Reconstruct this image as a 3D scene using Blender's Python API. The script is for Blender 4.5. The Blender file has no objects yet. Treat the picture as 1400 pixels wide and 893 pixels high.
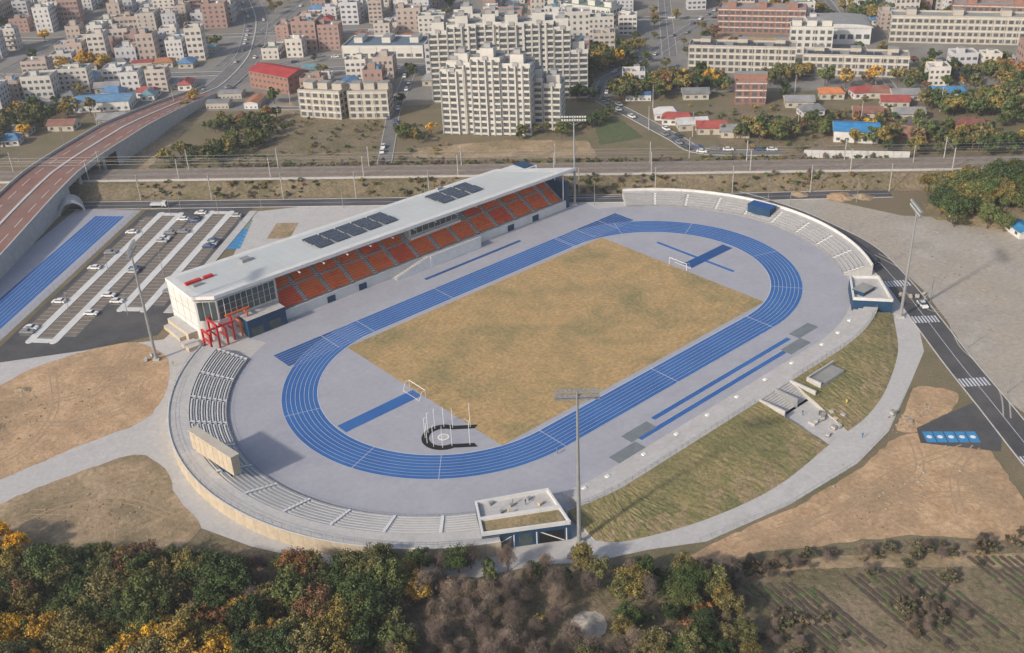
import bpy, math, random
import numpy as np
from mathutils import Vector, Matrix
random.seed(11); rng=np.random.default_rng(5)
scene=bpy.context.scene
COL=scene.collection
# ------------------------------------------------------------------ materials
def mat(name,c1,c2=None,scale=.3,rough=.85,big=None,bigc=None,fine=0.0,bump=0.0,spec=.25,metal=0,lo=.38,hi=.62,detail=6,fs=2.2,bl=.45,bh=.62):
    m=bpy.data.materials.new(name); m.use_nodes=True; nt=m.node_tree; N=nt.nodes; L=nt.links
    b=N['Principled BSDF']; b.inputs['Roughness'].default_value=rough; b.inputs['Specular IOR Level'].default_value=spec
    b.inputs['Metallic'].default_value=metal
    g=N.new('ShaderNodeNewGeometry')
    if c2 is None: c2=tuple(x*.86 for x in c1)
    def noise(s,d=detail):
        n=N.new('ShaderNodeTexNoise'); n.inputs['Scale'].default_value=s; n.inputs['Detail'].default_value=d; n.inputs['Roughness'].default_value=.66
        L.new(g.outputs['Position'],n.inputs['Vector']); return n
    n=noise(scale); r=N.new('ShaderNodeValToRGB'); L.new(n.outputs['Fac'],r.inputs['Fac'])
    r.color_ramp.elements[0].position=lo; r.color_ramp.elements[1].position=hi
    r.color_ramp.elements[0].color=(*c1,1); r.color_ramp.elements[1].color=(*c2,1)
    out=r.outputs['Color']
    if big:
        n2=noise(big,8); r2=N.new('ShaderNodeValToRGB'); L.new(n2.outputs['Fac'],r2.inputs['Fac'])
        r2.color_ramp.elements[0].position=bl; r2.color_ramp.elements[1].position=bh
        mx=N.new('ShaderNodeMixRGB'); L.new(r2.outputs['Color'],mx.inputs['Fac']); L.new(out,mx.inputs['Color1']); mx.inputs['Color2'].default_value=(*bigc,1); out=mx.outputs['Color']
    if fine:
        n3=noise(fs,4); mp=N.new('ShaderNodeMapRange'); L.new(n3.outputs['Fac'],mp.inputs['Value'])
        mp.inputs['From Min'].default_value=.3; mp.inputs['From Max'].default_value=.7
        mp.inputs['To Min'].default_value=1-fine; mp.inputs['To Max'].default_value=1+fine
        mx=N.new('ShaderNodeVectorMath'); mx.operation='SCALE'; L.new(out,mx.inputs[0]); L.new(mp.outputs['Result'],mx.inputs['Scale']); out=mx.outputs['Vector']
    L.new(out,b.inputs['Base Color'])
    if bump:
        n4=noise(1.0,5); bp=N.new('ShaderNodeBump'); bp.inputs['Strength'].default_value=bump; bp.inputs['Distance'].default_value=.5
        L.new(n4.outputs['Fac'],bp.inputs['Height']); L.new(bp.outputs['Normal'],b.inputs['Normal'])
    return m
def objmat(name,lo=.75,hi=1.15,scale=.5,rough=.8,spec=.2,rnd=.0):
    m=bpy.data.materials.new(name); m.use_nodes=True; nt=m.node_tree; N=nt.nodes; L=nt.links
    b=N['Principled BSDF']; b.inputs['Roughness'].default_value=rough; b.inputs['Specular IOR Level'].default_value=spec
    oi=N.new('ShaderNodeObjectInfo'); g=N.new('ShaderNodeNewGeometry'); n=N.new('ShaderNodeTexNoise'); n.inputs['Scale'].default_value=scale; n.inputs['Detail'].default_value=4
    L.new(g.outputs['Position'],n.inputs['Vector'])
    mp=N.new('ShaderNodeMapRange'); L.new(n.outputs['Fac'],mp.inputs['Value']); mp.inputs['From Min'].default_value=.32; mp.inputs['From Max'].default_value=.68
    mp.inputs['To Min'].default_value=lo; mp.inputs['To Max'].default_value=hi
    s=N.new('ShaderNodeVectorMath'); s.operation='SCALE'; L.new(oi.outputs['Color'],s.inputs[0]); L.new(mp.outputs['Result'],s.inputs['Scale'])
    L.new(s.outputs['Vector'],b.inputs['Base Color']); return m
M={}
M['ground']=mat('ground_earth',(.21,.17,.11),(.14,.13,.07),.06,.95,big=.02,bigc=(.18,.145,.095),fine=.25,bump=.4)
M['city']=mat('city_ground',(.25,.24,.23),(.18,.175,.165),.05,.9,big=.03,bigc=(.20,.185,.145),fine=.15)
M['concrete']=mat('pale_paving',(.49,.475,.465),(.42,.41,.40),.25,.85,big=.03,bigc=(.45,.44,.43),fine=.10,fs=.9)
M['conc2']=mat('concrete',(.48,.47,.455),(.41,.40,.39),.5,.85,fine=.08)
M['riser_shade']=mat('shade_toned_concrete',(.29,.29,.30),(.25,.25,.26),.5,.85,fine=.08)  # concrete darkened: step shading put into the colour so the rows read
M['tan']=mat('tan_wall',(.52,.44,.33),(.43,.36,.27),.5,.85,fine=.09)
M['soil']=mat('soil',(.52,.36,.22),(.41,.27,.16),.16,.95,big=.06,bigc=(.33,.23,.14),fine=.22,bump=.5,fs=.8)
M['soil2']=mat('soil_brown',(.40,.30,.195),(.30,.22,.135),.16,.95,big=.07,bigc=(.22,.175,.105),fine=.26,bump=.5,fs=.8)
M['soil3']=mat('wheel_marks',(.33,.235,.15),(.39,.28,.175),.5,.95,fine=.2)
M['gravel']=mat('gravel',(.40,.37,.33),(.33,.305,.27),.08,.95,big=.025,bigc=(.37,.325,.265),fine=.16,bump=.2,fs=.7)
M['gravmark']=mat('gravel_wheel_marks',(.33,.305,.27),(.38,.35,.31),.4,.95)
M['asphalt']=mat('asphalt',(.085,.085,.09),(.065,.065,.07),.2,.9,big=.06,bigc=(.105,.10,.10),fine=.15)
M['asph2']=mat('asphalt_old',(.19,.185,.18),(.14,.14,.135),.2,.9,fine=.12)
M['apron']=mat('lavender_apron',(.365,.37,.415),(.325,.33,.375),.12,.8,big=.035,bigc=(.34,.345,.385),fine=.06,fs=.6)
M['track']=mat('blue_track',(.034,.125,.355),(.027,.105,.31),.2,.75,big=.05,bigc=(.040,.14,.375),fine=.08)
M['trackd']=mat('blue_track_dark',(.020,.085,.26),(.016,.072,.225),.3,.75,fine=.06)
M['grass']=mat('dry_lawn',(.45,.305,.145),(.36,.25,.12),.25,.95,big=.055,bigc=(.235,.20,.095),fine=.28,bump=.3,lo=.30,hi=.66,fs=.9,bl=.46,bh=.66)
M['bank']=mat('bank_grass',(.215,.19,.08),(.29,.23,.115),.16,.95,big=.07,bigc=(.165,.16,.07),fine=.32,bump=.7,fs=1.1)
M['bankb']=mat('bank_bare',(.32,.245,.145),(.22,.18,.09),.2,.95,fine=.3,bump=.7,fs=1.1)
M['scrub']=mat('scrub_ground',(.135,.12,.065),(.20,.16,.10),.12,.95,big=.05,bigc=(.23,.18,.12),fine=.35,bump=.8,fs=.8)
M['white']=mat('white_paint',(.76,.76,.75),(.68,.68,.67),.5,.6)
M['line']=mat('track_line_paint',(.58,.60,.64),(.50,.53,.58),.5,.6)
M['whitew']=mat('white_panel',(.64,.64,.63),(.56,.56,.55),.3,.6,fine=.03)
M['roof']=mat('roof_sheet',(.50,.53,.53),(.46,.485,.49),.08,.5,fine=.04)
M['navy']=mat('navy_panel',(.014,.05,.11),(.02,.062,.13),.5,.5)
M['glass']=mat('dark_glass',(.04,.06,.065),(.07,.095,.10),.4,.12,spec=.6)
M['win']=mat('window_glass',(.06,.07,.08),(.13,.14,.155),.4,.2,spec=.5)
M['orange']=mat('orange_seat',(.88,.21,.045),(.80,.17,.035),.8,.5)
M['orange2']=mat('red_seat',(.80,.11,.03),(.70,.08,.025),.8,.5)
M['red']=mat('red_steel',(.55,.03,.025),(.47,.025,.02),.5,.5)
M['orsteel']=mat('orange_steel',(.66,.16,.04),(.58,.12,.03),.5,.5)
M['solar']=mat('solar_panel',(.03,.037,.055),(.05,.058,.08),.5,.25,spec=.6)
M['black']=mat('black_mat',(.014,.014,.016),None,.5,.8)
M['pit']=mat('pit_cover',(.18,.205,.22),(.15,.175,.19),.5,.8,fine=.05)
M['steel']=mat('galvanised_steel',(.33,.34,.35),None,.5,.5,metal=.3)
M['lamp']=mat('lamp_face',(.62,.62,.58),None,.5,.3)
M['redroad']=mat('red_asphalt',(.25,.135,.11),(.20,.11,.09),.15,.9,big=.08,bigc=(.22,.15,.13),fine=.12)
M['bluebay']=mat('blue_bay',(.05,.25,.50),(.04,.22,.45),.5,.7)
M['stall']=mat('stall_pavers',(.20,.165,.135),(.155,.135,.115),.5,.9,fine=.15)
M['ballast']=mat('ballast',(.27,.24,.21),(.20,.18,.16),.5,.95,fine=.2)
M['rail']=mat('rail_steel',(.20,.15,.12),None,.5,.5)
M['bark']=mat('bark',(.11,.085,.065),None,2,.95)
M['wallobj']=objmat('painted_wall',.9,1.06,.12)
M['roofobj']=objmat('coloured_roof',.78,1.1,.3,.65)
M['leaf']=objmat('leaves',.5,1.85,.75,.85,.1)
M['twig']=objmat('twigs',.6,1.35,.6,.95,.05)
M['cream']=mat('cream_wall',(.47,.43,.37),(.42,.385,.33),.2,.85)
M['brick']=mat('brick_wall',(.31,.17,.13),(.26,.14,.11),.4,.9)
M['greenroof']=mat('green_roof',(.17,.25,.20),(.20,.27,.22),.2,.8)
M['slate']=mat('slate_roof',(.10,.15,.20),(.13,.18,.23),.2,.8)
M['greyroof']=mat('grey_roof',(.30,.30,.29),(.24,.24,.235),.2,.85)
M['carpaint']=objmat('car_paint',.97,1.03,.5,.25,.5)
M['tyre']=mat('tyre',(.02,.02,.02),None,1,.9)
M['aptw']=mat('apartment_wall',(.60,.58,.54),(.53,.515,.48),.1,.8)
M['aptg']=mat('apartment_grey',(.36,.36,.36),(.32,.32,.32),.1,.8)
M['cloth']=objmat('clothing',.9,1.1,2); M['skin']=mat('skin_tone',(.45,.27,.18),None,3,.6)
M['crop']=mat('crop_green',(.075,.10,.045),(.11,.13,.06),.5,.95,fine=.3)
M['mulch']=mat('ploughed_row',(.075,.062,.05),(.12,.095,.07),.6,.9,fine=.3)
# ------------------------------------------------------------------ mesh builder
class MB:
    def __init__(s): s.v=[];s.f=[];s.mi=[];s.mats=[]
    def k(s,m):
        m=M[m] if isinstance(m,str) else m
        if m not in s.mats: s.mats.append(m)
        return s.mats.index(m)
    def poly(s,pts,m):
        n=len(s.v); s.v+= [tuple(p) for p in pts]; s.f.append(tuple(range(n,n+len(pts)))); s.mi.append(s.k(m))
    def prism(s,p,z0,z1,m,top=None,bot=False):
        a=sum(p[i][0]*p[(i+1)%len(p)][1]-p[(i+1)%len(p)][0]*p[i][1] for i in range(len(p)))
        if a<0: p=p[::-1]
        top=top or m; n=len(p)
        for i in range(n):
            q=p[i];r=p[(i+1)%n]; s.poly([(q[0],q[1],z0),(r[0],r[1],z0),(r[0],r[1],z1),(q[0],q[1],z1)],m)
        s.poly([(q[0],q[1],z1) for q in p],top)
        if bot: s.poly([(q[0],q[1],z0) for q in p[::-1]],m)
    def box(s,x0,x1,y0,y1,z0,z1,m,top=None,bot=True): s.prism([(x0,y0),(x1,y0),(x1,y1),(x0,y1)],z0,z1,m,top,bot)
    def tube(s,p0,p1,r0,r1=None,n=6,m='steel'):
        r1=r0 if r1 is None else r1; p0=Vector(p0);p1=Vector(p1); d=(p1-p0).normalized()
        a=d.orthogonal().normalized(); b=d.cross(a); k=len(s.v)
        for P,r in ((p0,r0),(p1,r1)):
            for i in range(n):
                t=2*math.pi*i/n; s.v.append(tuple(P+a*(r*math.cos(t))+b*(r*math.sin(t))))
        for i in range(n): s.f.append((k+i,k+(i+1)%n,k+n+(i+1)%n,k+n+i)); s.mi.append(s.k(m))
        s.f.append(tuple(k+n+i for i in range(n))); s.mi.append(s.k(m))
    def mesh(s,name):
        me=bpy.data.meshes.new(name); me.from_pydata(s.v,[],s.f)
        for m in s.mats: me.materials.append(m)
        me.polygons.foreach_set('material_index',s.mi); me.update(); return me
    def obj(s,name,loc=(0,0,0),rz=0,parent=None,sc=1,color=None):
        return inst(s.mesh(name),name,loc,rz,sc,color,parent)
def inst(me,name,loc=(0,0,0),rz=0,sc=1,color=None,parent=None):
    o=bpy.data.objects.new(name,me); COL.objects.link(o); o.location=loc; o.rotation_euler=(0,0,rz)
    o.scale=(sc,)*3 if not isinstance(sc,tuple) else sc
    if color: o.color=(*color,1)
    if parent: o.parent=parent
    return o
def empty(name):
    o=bpy.data.objects.new(name,None); COL.objects.link(o); return o
def smooth(p,k=5,closed=True):
    o=[];n=len(p)
    for i in range(n if closed else n-1):
        g=lambda j:Vector(p[j%n][:2]) if closed else Vector(p[max(0,min(n-1,j))][:2])
        a,b,c,d=g(i-1),g(i),g(i+1),g(i+2)
        for t in range(k):
            u=t/k; q=.5*((2*b)+(c-a)*u+(2*a-5*b+4*c-d)*u*u+(3*b-a-3*c+d)*u**3); o.append((q.x,q.y))
    if not closed: o.append(tuple(p[-1][:2]))
    return o
def rough_edge(pts,amp,step=1.5,seed=0):
    R=random.Random(seed); o=[]
    for i in range(len(pts)):
        a=Vector(pts[i]);c=Vector(pts[(i+1)%len(pts)]); n=max(1,int((c-a).length/step))
        for k in range(n):
            p=a.lerp(c,k/n); o.append((p.x+R.uniform(-amp,amp),p.y+R.uniform(-amp,amp)))
    return o
def sheet(name,pts,z,m,sm=0,rg=0):
    if sm: pts=smooth(pts,sm)
    if rg: pts=rough_edge(pts,rg,2.0,len(pts))
    a=sum(pts[i][0]*pts[(i+1)%len(pts)][1]-pts[(i+1)%len(pts)][0]*pts[i][1] for i in range(len(pts)))
    if a<0: pts=pts[::-1]
    b=MB(); b.poly([(x,y,z) for x,y in pts],m); return b.obj(name)
def offs(line,w):
    o=[]
    for i,p in enumerate(line):
        a=Vector(line[max(0,i-1)][:2]);b=Vector(line[min(len(line)-1,i+1)][:2]); d=(b-a).normalized(); o.append((p[0]-d.y*w,p[1]+d.x*w))
    return o
def strip(b,line,w0,w1,z,m,closed=False):
    A=offs(line,w0);B=offs(line,w1)
    zs=z if isinstance(z,list) else [z]*len(line)
    for i in range(len(line)-1): b.poly([(*B[i],zs[i]),(*B[i+1],zs[i+1]),(*A[i+1],zs[i+1]),(*A[i],zs[i])],m)
C0=42.195
def frames(a0,a1,side,n=40):
    c=C0*side; o=[]
    for i in range(n+1):
        a=math.radians(a0+(a1-a0)*i/n); o.append((c,0,math.cos(a),math.sin(a)))
    return o
def at(f,r): return (f[0]+f[2]*r,f[1]+f[3]*r)
def sweep(b,fr,prof,mats):
    for i in range(len(fr)-1):
        for j in range(len(prof)-1):
            (r0,z0),(r1,z1)=prof[j],prof[j+1]; p,q=fr[i],fr[i+1]
            b.poly([(*at(p,r0),z0),(*at(p,r1),z1),(*at(q,r1),z1),(*at(q,r0),z0)],mats[j] if isinstance(mats,list) else mats)
OV=frames(-90,90,1,48)+frames(90,270,-1,48); OV.append(OV[0])
def fence(name,pts,z,h=1.1,step=2.5,m='steel',r=.05,mid=2):
    b=MB(); pts=[Vector((*p[:2],z)) for p in pts]; carry=0
    for a,c in zip(pts,pts[1:]):
        L=(c-a).length
        for k in range(mid):
            hh=Vector((0,0,h*(k+1)/mid)); b.tube(a+hh,c+hh,r*.8,n=4,m=m)
        t=carry
        while t<L:
            p=a.lerp(c,t/L); b.tube(p,p+Vector((0,0,h)),r,n=4,m=m); t+=step
        carry=t-L
    return b.obj(name)
# ------------------------------------------------------------------ ground
E=(.70,-.714); NN=(.714,.70)
def P(s,n): return (s*E[0]+n*NN[0], s*E[1]+n*NN[1])
b=MB(); g=60; S=3600
for i in range(g):
    for j in range(g):
        x0=-S+2*S*i/g;x1=-S+2*S*(i+1)/g;y0=-S+2*S*j/g;y1=-S+2*S*(j+1)/g
        b.poly([(x0,y0,-.02),(x1,y0,-.02),(x1,y1,-.02),(x0,y1,-.02)],'ground')
b.obj('ground')
sheet('city_ground',[P(-800,232),P(-260,225),P(-150,215),P(60,232),P(500,225),P(900,900),P(-900,1100)],.0,'city')
sheet('paved_plaza',[(-190,40),(-190,108),(-131,104),(-90,79),(-60,100),(-20,148),(0,136),(40,97),(78,62),(100,48),(116,28),(115,-5),(111,-22),(104,-38),(91,-57),(78,-71),(60,-84),(40,-91),(19,-98),(2,-100),(-22,-98),(-45,-93),(-56,-86),(-68,-80),(-76,-73),(-88,-67),(-99,-55),(-110,-39),(-118,-24),(-124,-8),(-150,18),(-190,20)],.02,'concrete')
D1=[(-190,85),(-160,86),(-136,88),(-122,91),(-100,86),(-94,74),(-97,60),(-107,46),(-115,41),(-130,42),(-152,42),(-190,46)]
D2=[(-190,20),(-170,29),(-154,32),(-137,31),(-122,28),(-119,17),(-122,4),(-123,-10),(-134,-12),(-157,8),(-190,5)]
sheet('bare_soil',D1,.04,'soil',4,.35); sheet('bare_soil',D2,.04,'soil2',4,.35)
sheet('bare_soil',[(-54,-93),(-45,-94),(-22,-99.5),(2,-101.5),(17,-100.5),(23,-103),(30,-111),(30,-118),(17,-133),(5,-142),(-12,-122),(-40,-103),(-52,-98)],.04,'soil',0,.4)
sheet('bare_soil',[(21,-99),(30,-96),(41,-92),(46,-97),(46,-102),(38,-104),(31,-103),(24,-103)],.05,'soil',4,.2)
sheet('bare_soil',[(60,-90),(66,-93),(53,-108),(48,-105)],.06,'soil2')
sheet('gravel_lot',[(118,24),(129,12),(134,2),(140,-30),(165,-62),(190,-100),(120,-190),(40,-140),(52,-112),(66,-94),(80,-80),(93,-65),(104,-48),(111,-30),(117,-10)],.03,'gravel')
sheet('scrub_ground',[(-190,-2),(-157,5),(-134,-14),(-123,-14),(-112,-38),(-100,-57),(-88,-70),(-76,-77),(-60,-88),(-52,-99),(-40,-105),(-12,-124),(5,-143),(-40,-200),(-200,-120)],.03,'scrub',0,.5)
sheet('dirt_track',smooth([(-64,-98),(-40,-107),(-20,-123),(0,-142)],4,False)+smooth([(-3,-145),(-23,-125.5),(-42,-109.5),(-62,-101)],4,False),.05,'soil2',0,.25)
sheet('sand_heap',[(-84,-91),(-80,-89),(-77,-92),(-79,-96),(-83,-96)],.06,'gravel',4,.2)
# wheel marks
R=random.Random(31); b=MB(); zz=[.055]
def marks(line,m,w=.38):
    l=smooth(line,8,False); zz[0]+=.0012
    for o in (-.85,.85): strip(b,l,o-w/2,o+w/2,zz[0],m)
marks([(-150,60),(-135,70),(-118,66),(-104,76),(-98,84)],'soil3'); marks([(-160,76),(-140,66),(-128,54),(-112,52),(-104,60)],'soil3'); marks([(-170,52),(-145,50),(-130,62),(-122,84)],'soil3')
marks([(-160,18),(-145,20),(-132,12),(-126,-2)],'soil3'); marks([(-150,24),(-138,10),(-140,0)],'soil3')
marks([(-40,-97),(-20,-106),(5,-108),(26,-114)],'soil3'); marks([(-30,-101),(-8,-112),(8,-122),(12,-134)],'soil3'); marks([(20,-104),(8,-112),(-10,-108),(-30,-104)],'soil3'); marks([(28,-116),(14,-118),(2,-126)],'soil3')
for k in range(16):
    x=R.uniform(75,150);y=R.uniform(-150,-40); a=R.uniform(-2.4,-1.2); l=[(x,y)]
    for j in range(4): a+=R.uniform(-.45,.45); x+=12*math.cos(a);y+=12*math.sin(a); l.append((x,y))
    marks([(104+R.uniform(0,20),-60+R.uniform(-10,20))]+l if k%3==0 else l,'gravmark')
b.obj('wheel_tracks')
b=MB()
for k in range(420):
    c=R.choice([(-135,65,30,14),(-140,14,18,10),(-5,-112,28,9),(30,-99,10,3),(120,-60,30,40)]); x=c[0]+R.gauss(0,c[2]*.5);y=c[1]+R.gauss(0,c[3]*.5); s_=R.uniform(.08,.34)
    if math.hypot(x+42,y)<80: continue
    pts=[(x+s_*R.uniform(.7,1.3)*math.cos(t),y+s_*R.uniform(.7,1.3)*math.sin(t)) for t in (0,1.2,2.4,3.6,4.9)]; b.prism(pts,.02,.05+s_*R.uniform(.4,.9),R.choice(('soil2','gravel','soil3')))
b.obj('loose_stones')
def mound(x,y,r,h,m):
    b=MB(); n=16; R=random.Random(int(x*7+y)); J=[R.uniform(.8,1.2) for _ in range(n)]; prev=None
    for k in range(7):
        t=k/6; ring=[(x+r*(1-t)*J[i]*math.cos(2*math.pi*i/n),y+r*(1-t)*J[i]*math.sin(2*math.pi*i/n),.03+h*(t*t*(3-2*t))+(R.uniform(-.05,.05) if 0<k<6 else 0)) for i in range(n)]
        if prev:
            for i in range(n): b.poly([prev[i],prev[(i+1)%n],ring[(i+1)%n],ring[i]],m)
        prev=ring
    b.obj('soil_mound')
for x,y,r,h,m in ((-150,70,4,.9,'soil'),(-144,66,3,.7,'soil'),(-132,80,3,.6,'soil2'),(-81,-92.5,3.4,.9,'gravel'),(140,-4,5,1.2,'soil'),(146,-10,4,1.0,'soil2'),(132,8,4,.9,'soil2')): mound(x,y,r,h,m)
# ploughed rows lower right
b=MB()
for (ox,oy,L,n,dx,dy,sp) in [(-50,-107,24,9,-.19,-.98,1.5),(-33,-119,24,12,-.25,-.97,1.6),(-10,-134,26,12,-.3,-.95,1.6)]:
    for i in range(n):
        x=ox-dy*sp*i*.8;y=oy+dx*sp*i*.8-abs(i)*.75; LL=L*random.uniform(.7,1)
        t=0
        while t<LL:
            w=.30+.12*random.random(); l=random.uniform(1.0,2.4); cx=x+dx*t+random.uniform(-.06,.06);cy=y+dy*t
            if random.random()<.9: b.prism([(cx-dy*w,cy+dx*w),(cx+dy*w,cy-dx*w),(cx+dy*w+dx*l,cy-dx*w+dy*l),(cx-dy*w+dx*l,cy+dx*w+dy*l)],.03,.18+.15*random.random(),'crop' if random.random()<.22 else 'mulch')
            t+=l
b.obj('vegetable_rows')
# ------------------------------------------------------------------ stadium floor + track
b=MB()
ap=[at(f,60.8) for f in frames(-90,62,1,30)]+[(72,62.3),(-72,62.3)]+[at(f,60.8) for f in frames(116,270,-1,40)]
b.poly([(x,y,.06) for x,y in ap],'apron'); b.obj('stadium_apron')
b=MB(); sweep(b,OV,[(36.5,.1),(46.26,.1)],'track')
b.poly([(-71.5,37.5,.09),(-71.5,46.26,.09),(-40,46.26,.09),(-40,36.6,.09)][::-1],'trackd')
b.poly([(C0,36.6,.09),(72.5,37,.09),(72.5,46.26,.09),(C0,46.26,.09)],'trackd')
for k in range(9):
    r=36.5+1.22*k; w=.045 if k else .10
    sweep(b,OV,[(r-w,.115),(r+w,.115)],'line')
    for x0,x1 in ((-71.5,-44),(44,72.5)): b.box(x0,x1,r-.035,r+.035,.1,.112,'line')
for ang,side in ((200,-1),(228,-1),(160,-1),(-20,1),(25,1),(60,1),(-55,1)):
    f=frames(ang,ang+.18,side,1); sweep(b,f,[(36.6,.125),(46.2,.125)],'line')
for x in (C0,C0-.9,-C0,52,-12,-55,-71.4,72.3,63): b.box(x-.06,x+.06,36.6,46.2,.112,.13,'line')
for x in (-C0,0,C0): b.box(x-.06,x+.06,-46.2,-36.6,.112,.13,'line')
b.obj('running_track')
sheet('football_pitch',[(-53.3,-34.7),(53.3,-34.7),(53.3,34.7),(-53.3,34.7)],.09,'grass',0,.06)
b=MB()
b.box(-78,-53.6,-2,2.1,.06,.095,'track'); b.box(56.5,77.5,-3.6,.6,.06,.095,'trackd'); b.box(63,64.2,-15,18,.06,.09,'track')
b.box(-27,33,-57.6,-56.2,.06,.1,'track'); b.box(-18,40,-54,-52.6,.06,.1,'track'); b.box(-10,32,53,54.3,.06,.1,'trackd')
for x,y in ((-33,-58.7),(-24.5,-54.7),(38,-57.3),(47,-53.6)): b.box(x-5,x+4.4,y-1.8,y+1.8,.06,.12,'pit')
for y in (-57.7,-56.1,-54.1,-52.5): b.box(-18,33,y-.04,y+.04,.1,.115,'line')
b.obj('field_event_runways')
for sx in (-1,1):
    b=MB(); 
    for y in (-3.66,3.66):
        b.tube((0,y,.1),(0,y,2.5),.09,m='white'); b.tube((0,y,2.5),(sx*1.2,y,2.4),.05,m='white'); b.tube((sx*1.2,y,2.4),(sx*2.2,y,.1),.05,m='white')
    b.tube((0,-3.66,2.5),(0,3.66,2.5),.09,m='white'); b.tube((sx*2.2,-3.66,.12),(sx*2.2,3.66,.12),.05,m='white')
    for i in range(12): 
        y=-3.66+7.32*i/11; b.tube((sx*1.2,y,2.4),(sx*2.2,y,.1),.015,n=3,m='white')
    b.obj('football_goal',(sx*53.5,0,0))
b=MB(); cx,cy=-61.5,-21.5
def ringpt(a,r,ex=1.0): return (cx+r*math.cos(a)*ex,cy+r*math.sin(a))
pts=[]
A0=math.radians(-40)
for i in range(27):
    a=A0+math.radians(60+ i*240/26); pts.append((ringpt(a,5.6),ringpt(a,3.7)))
ca,sa=math.cos(A0),math.sin(A0)
ext=lambda p,d:(p[0]+ca*d,p[1]+sa*d)
pts=[(ext(pts[0][0],6),ext(pts[0][1],6))]+pts+[(ext(pts[-1][0],6),ext(pts[-1][1],6))]
for (p,q),(r,s_) in zip(pts,pts[1:]): b.poly([(*p,.12),(*r,.12),(*s_,.12),(*q,.12)][::-1],'black')
for i in range(24):
    a=2*math.pi*i/24; a2=2*math.pi*(i+1)/24
    b.poly([(*ringpt(a,1.5),.13),(*ringpt(a2,1.5),.13),(*ringpt(a2,1.1),.13),(*ringpt(a,1.1),.13)],'white')
b.prism([ringpt(2*math.pi*i/16,1.05) for i in range(16)],.1,.125,'concrete')
posts=[]
for i in range(9):
    a=A0+math.radians(60+i*30); p=ringpt(a,4.6); posts.append(p)
posts=[ext(posts[0],4.5)]+posts+[ext(posts[-1],4.5)]
for i,p in enumerate(posts): b.tube((*p,.1),(*p,6.2 if 0<i<10 else 7.5),.07,m='white'); b.tube((*p,5.9 if 0<i<10 else 7.2),(p[0]+(cx-p[0])*.15,p[1]+(cy-p[1])*.15,6.4 if 0<i<10 else 7.6),.04,n=4,m='white')
b.obj('hammer_throw_cage')
# ------------------------------------------------------------------ bowl seating
def bleacher(name,fr,r0,rows,dr,z0,dz,rwalk,zwall,mback,zb=0,aisle=8,bench=True):
    b=MB(); prof=[(r0,.05)];mt=[];r=r0;z=z0
    for k in range(rows):
        prof.append((r,z));mt.append('riser_shade'); r+=dr; prof.append((r,z)); mt.append('conc2'); z+=dz
    zt=z; prof+=[(r,zt),(rwalk,zt),(rwalk,zt+zwall),(rwalk+.35,zt+zwall),(rwalk+.35,zb)]; mt+=['riser_shade','concrete','whitew','whitew',mback]
    sweep(b,fr,prof,mt)
    for f in (fr[0],fr[-1]): b.poly([(*at(f,q[0]),q[1]) for q in prof]+[(*at(f,r0),0)],'conc2')
    n=len(fr)-1
    for i in range(n):
        p,q=fr[i],fr[i+1]
        if i%aisle==0:
            m=tuple(p[k]+(q[k]-p[k])*.5 for k in range(4))
            for k in range(rows):
                rr=r0+dr*k; b2=z0+dz*k
                b.poly([(*at(p,rr),b2+.12),(*at(p,rr+dr),b2+.3),(*at(m,rr+dr),b2+.3),(*at(m,rr),b2+.12)],'white')
        elif bench:
            for k in range(rows):
                rr=r0+dr*k+.66; b2=z0+dz*k+.02
                for (ra,rb,za,zb2,mm) in ((rr,rr,b2,b2+.26,'riser_shade'),(rr,rr+.36,b2+.26,b2+.26,'whitew'),(rr+.36,rr+.6,b2+.01,b2+.01,'riser_shade')):  # bench front and tread strip behind it carry painted shade
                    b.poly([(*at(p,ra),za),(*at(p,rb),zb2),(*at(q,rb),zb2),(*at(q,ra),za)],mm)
    for f in fr[::2]:
        p=at(f,rwalk+.36); t=(-f[3]*.05,f[2]*.05)
        b.poly([(p[0]-t[0],p[1]-t[1],zb),(p[0]+t[0],p[1]+t[1],zb),(p[0]+t[0],p[1]+t[1],zt+zwall-.1),(p[0]-t[0],p[1]-t[1],zt+zwall-.1)],'greyroof')
    return b.obj(name),zt,b
fl=frames(126,240,-1,88)
bleacher('curved_bleachers',fl,60.8,7,1.3,.7,.40,75,.3,'tan')
fence('railing',[at(f,74.7) for f in fl[::2]],3.8,1.2,2.6,'steel',.045)
fence('railing',[at(f,60.6) for f in fl[::2]],.06,1.1,2.6,'steel',.04)
fr=frames(-44,52,1,72)
bleacher('curved_bleachers',fr,60.0,5,1.25,.7,.45,68.5,.9,'conc2')
fence('railing',[at(f,59.8) for f in fr[::2]],.06,1.1,2.6,'steel',.04)
nf=frames(257,270,-1,6)+[(x,0,0,-1) for x in np.linspace(-36,36,19)]+frames(-90,-58,1,12)
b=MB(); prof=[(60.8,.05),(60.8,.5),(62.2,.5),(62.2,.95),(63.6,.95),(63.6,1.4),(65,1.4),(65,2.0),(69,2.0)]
sweep(b,nf,prof,['riser_shade','concrete']*4)
for f in (nf[0],nf[-1]): b.poly([(*at(f,q[0]),q[1]) for q in prof]+[(*at(f,69),0),(*at(f,60.8),0)],'conc2')
for i in range(2,len(nf),3):
    p=nf[i]; x,y=at(p,62.9); b.box(x-.5,x+.5,y-.5,y+.5,.9,1.25,'white')
b.obj('terrace_steps')
nx=[at(f,68.7) for f in nf]; i1=min(range(len(nx)),key=lambda i:abs(nx[i][0]-5)); i2=min(range(len(nx)),key=lambda i:abs(nx[i][0]-19))
fence('railing',nx[:i1+1],2,1.2,2.2,'steel',.05); fence('railing',nx[i2:],2,1.2,2.2,'steel',.05)
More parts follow.
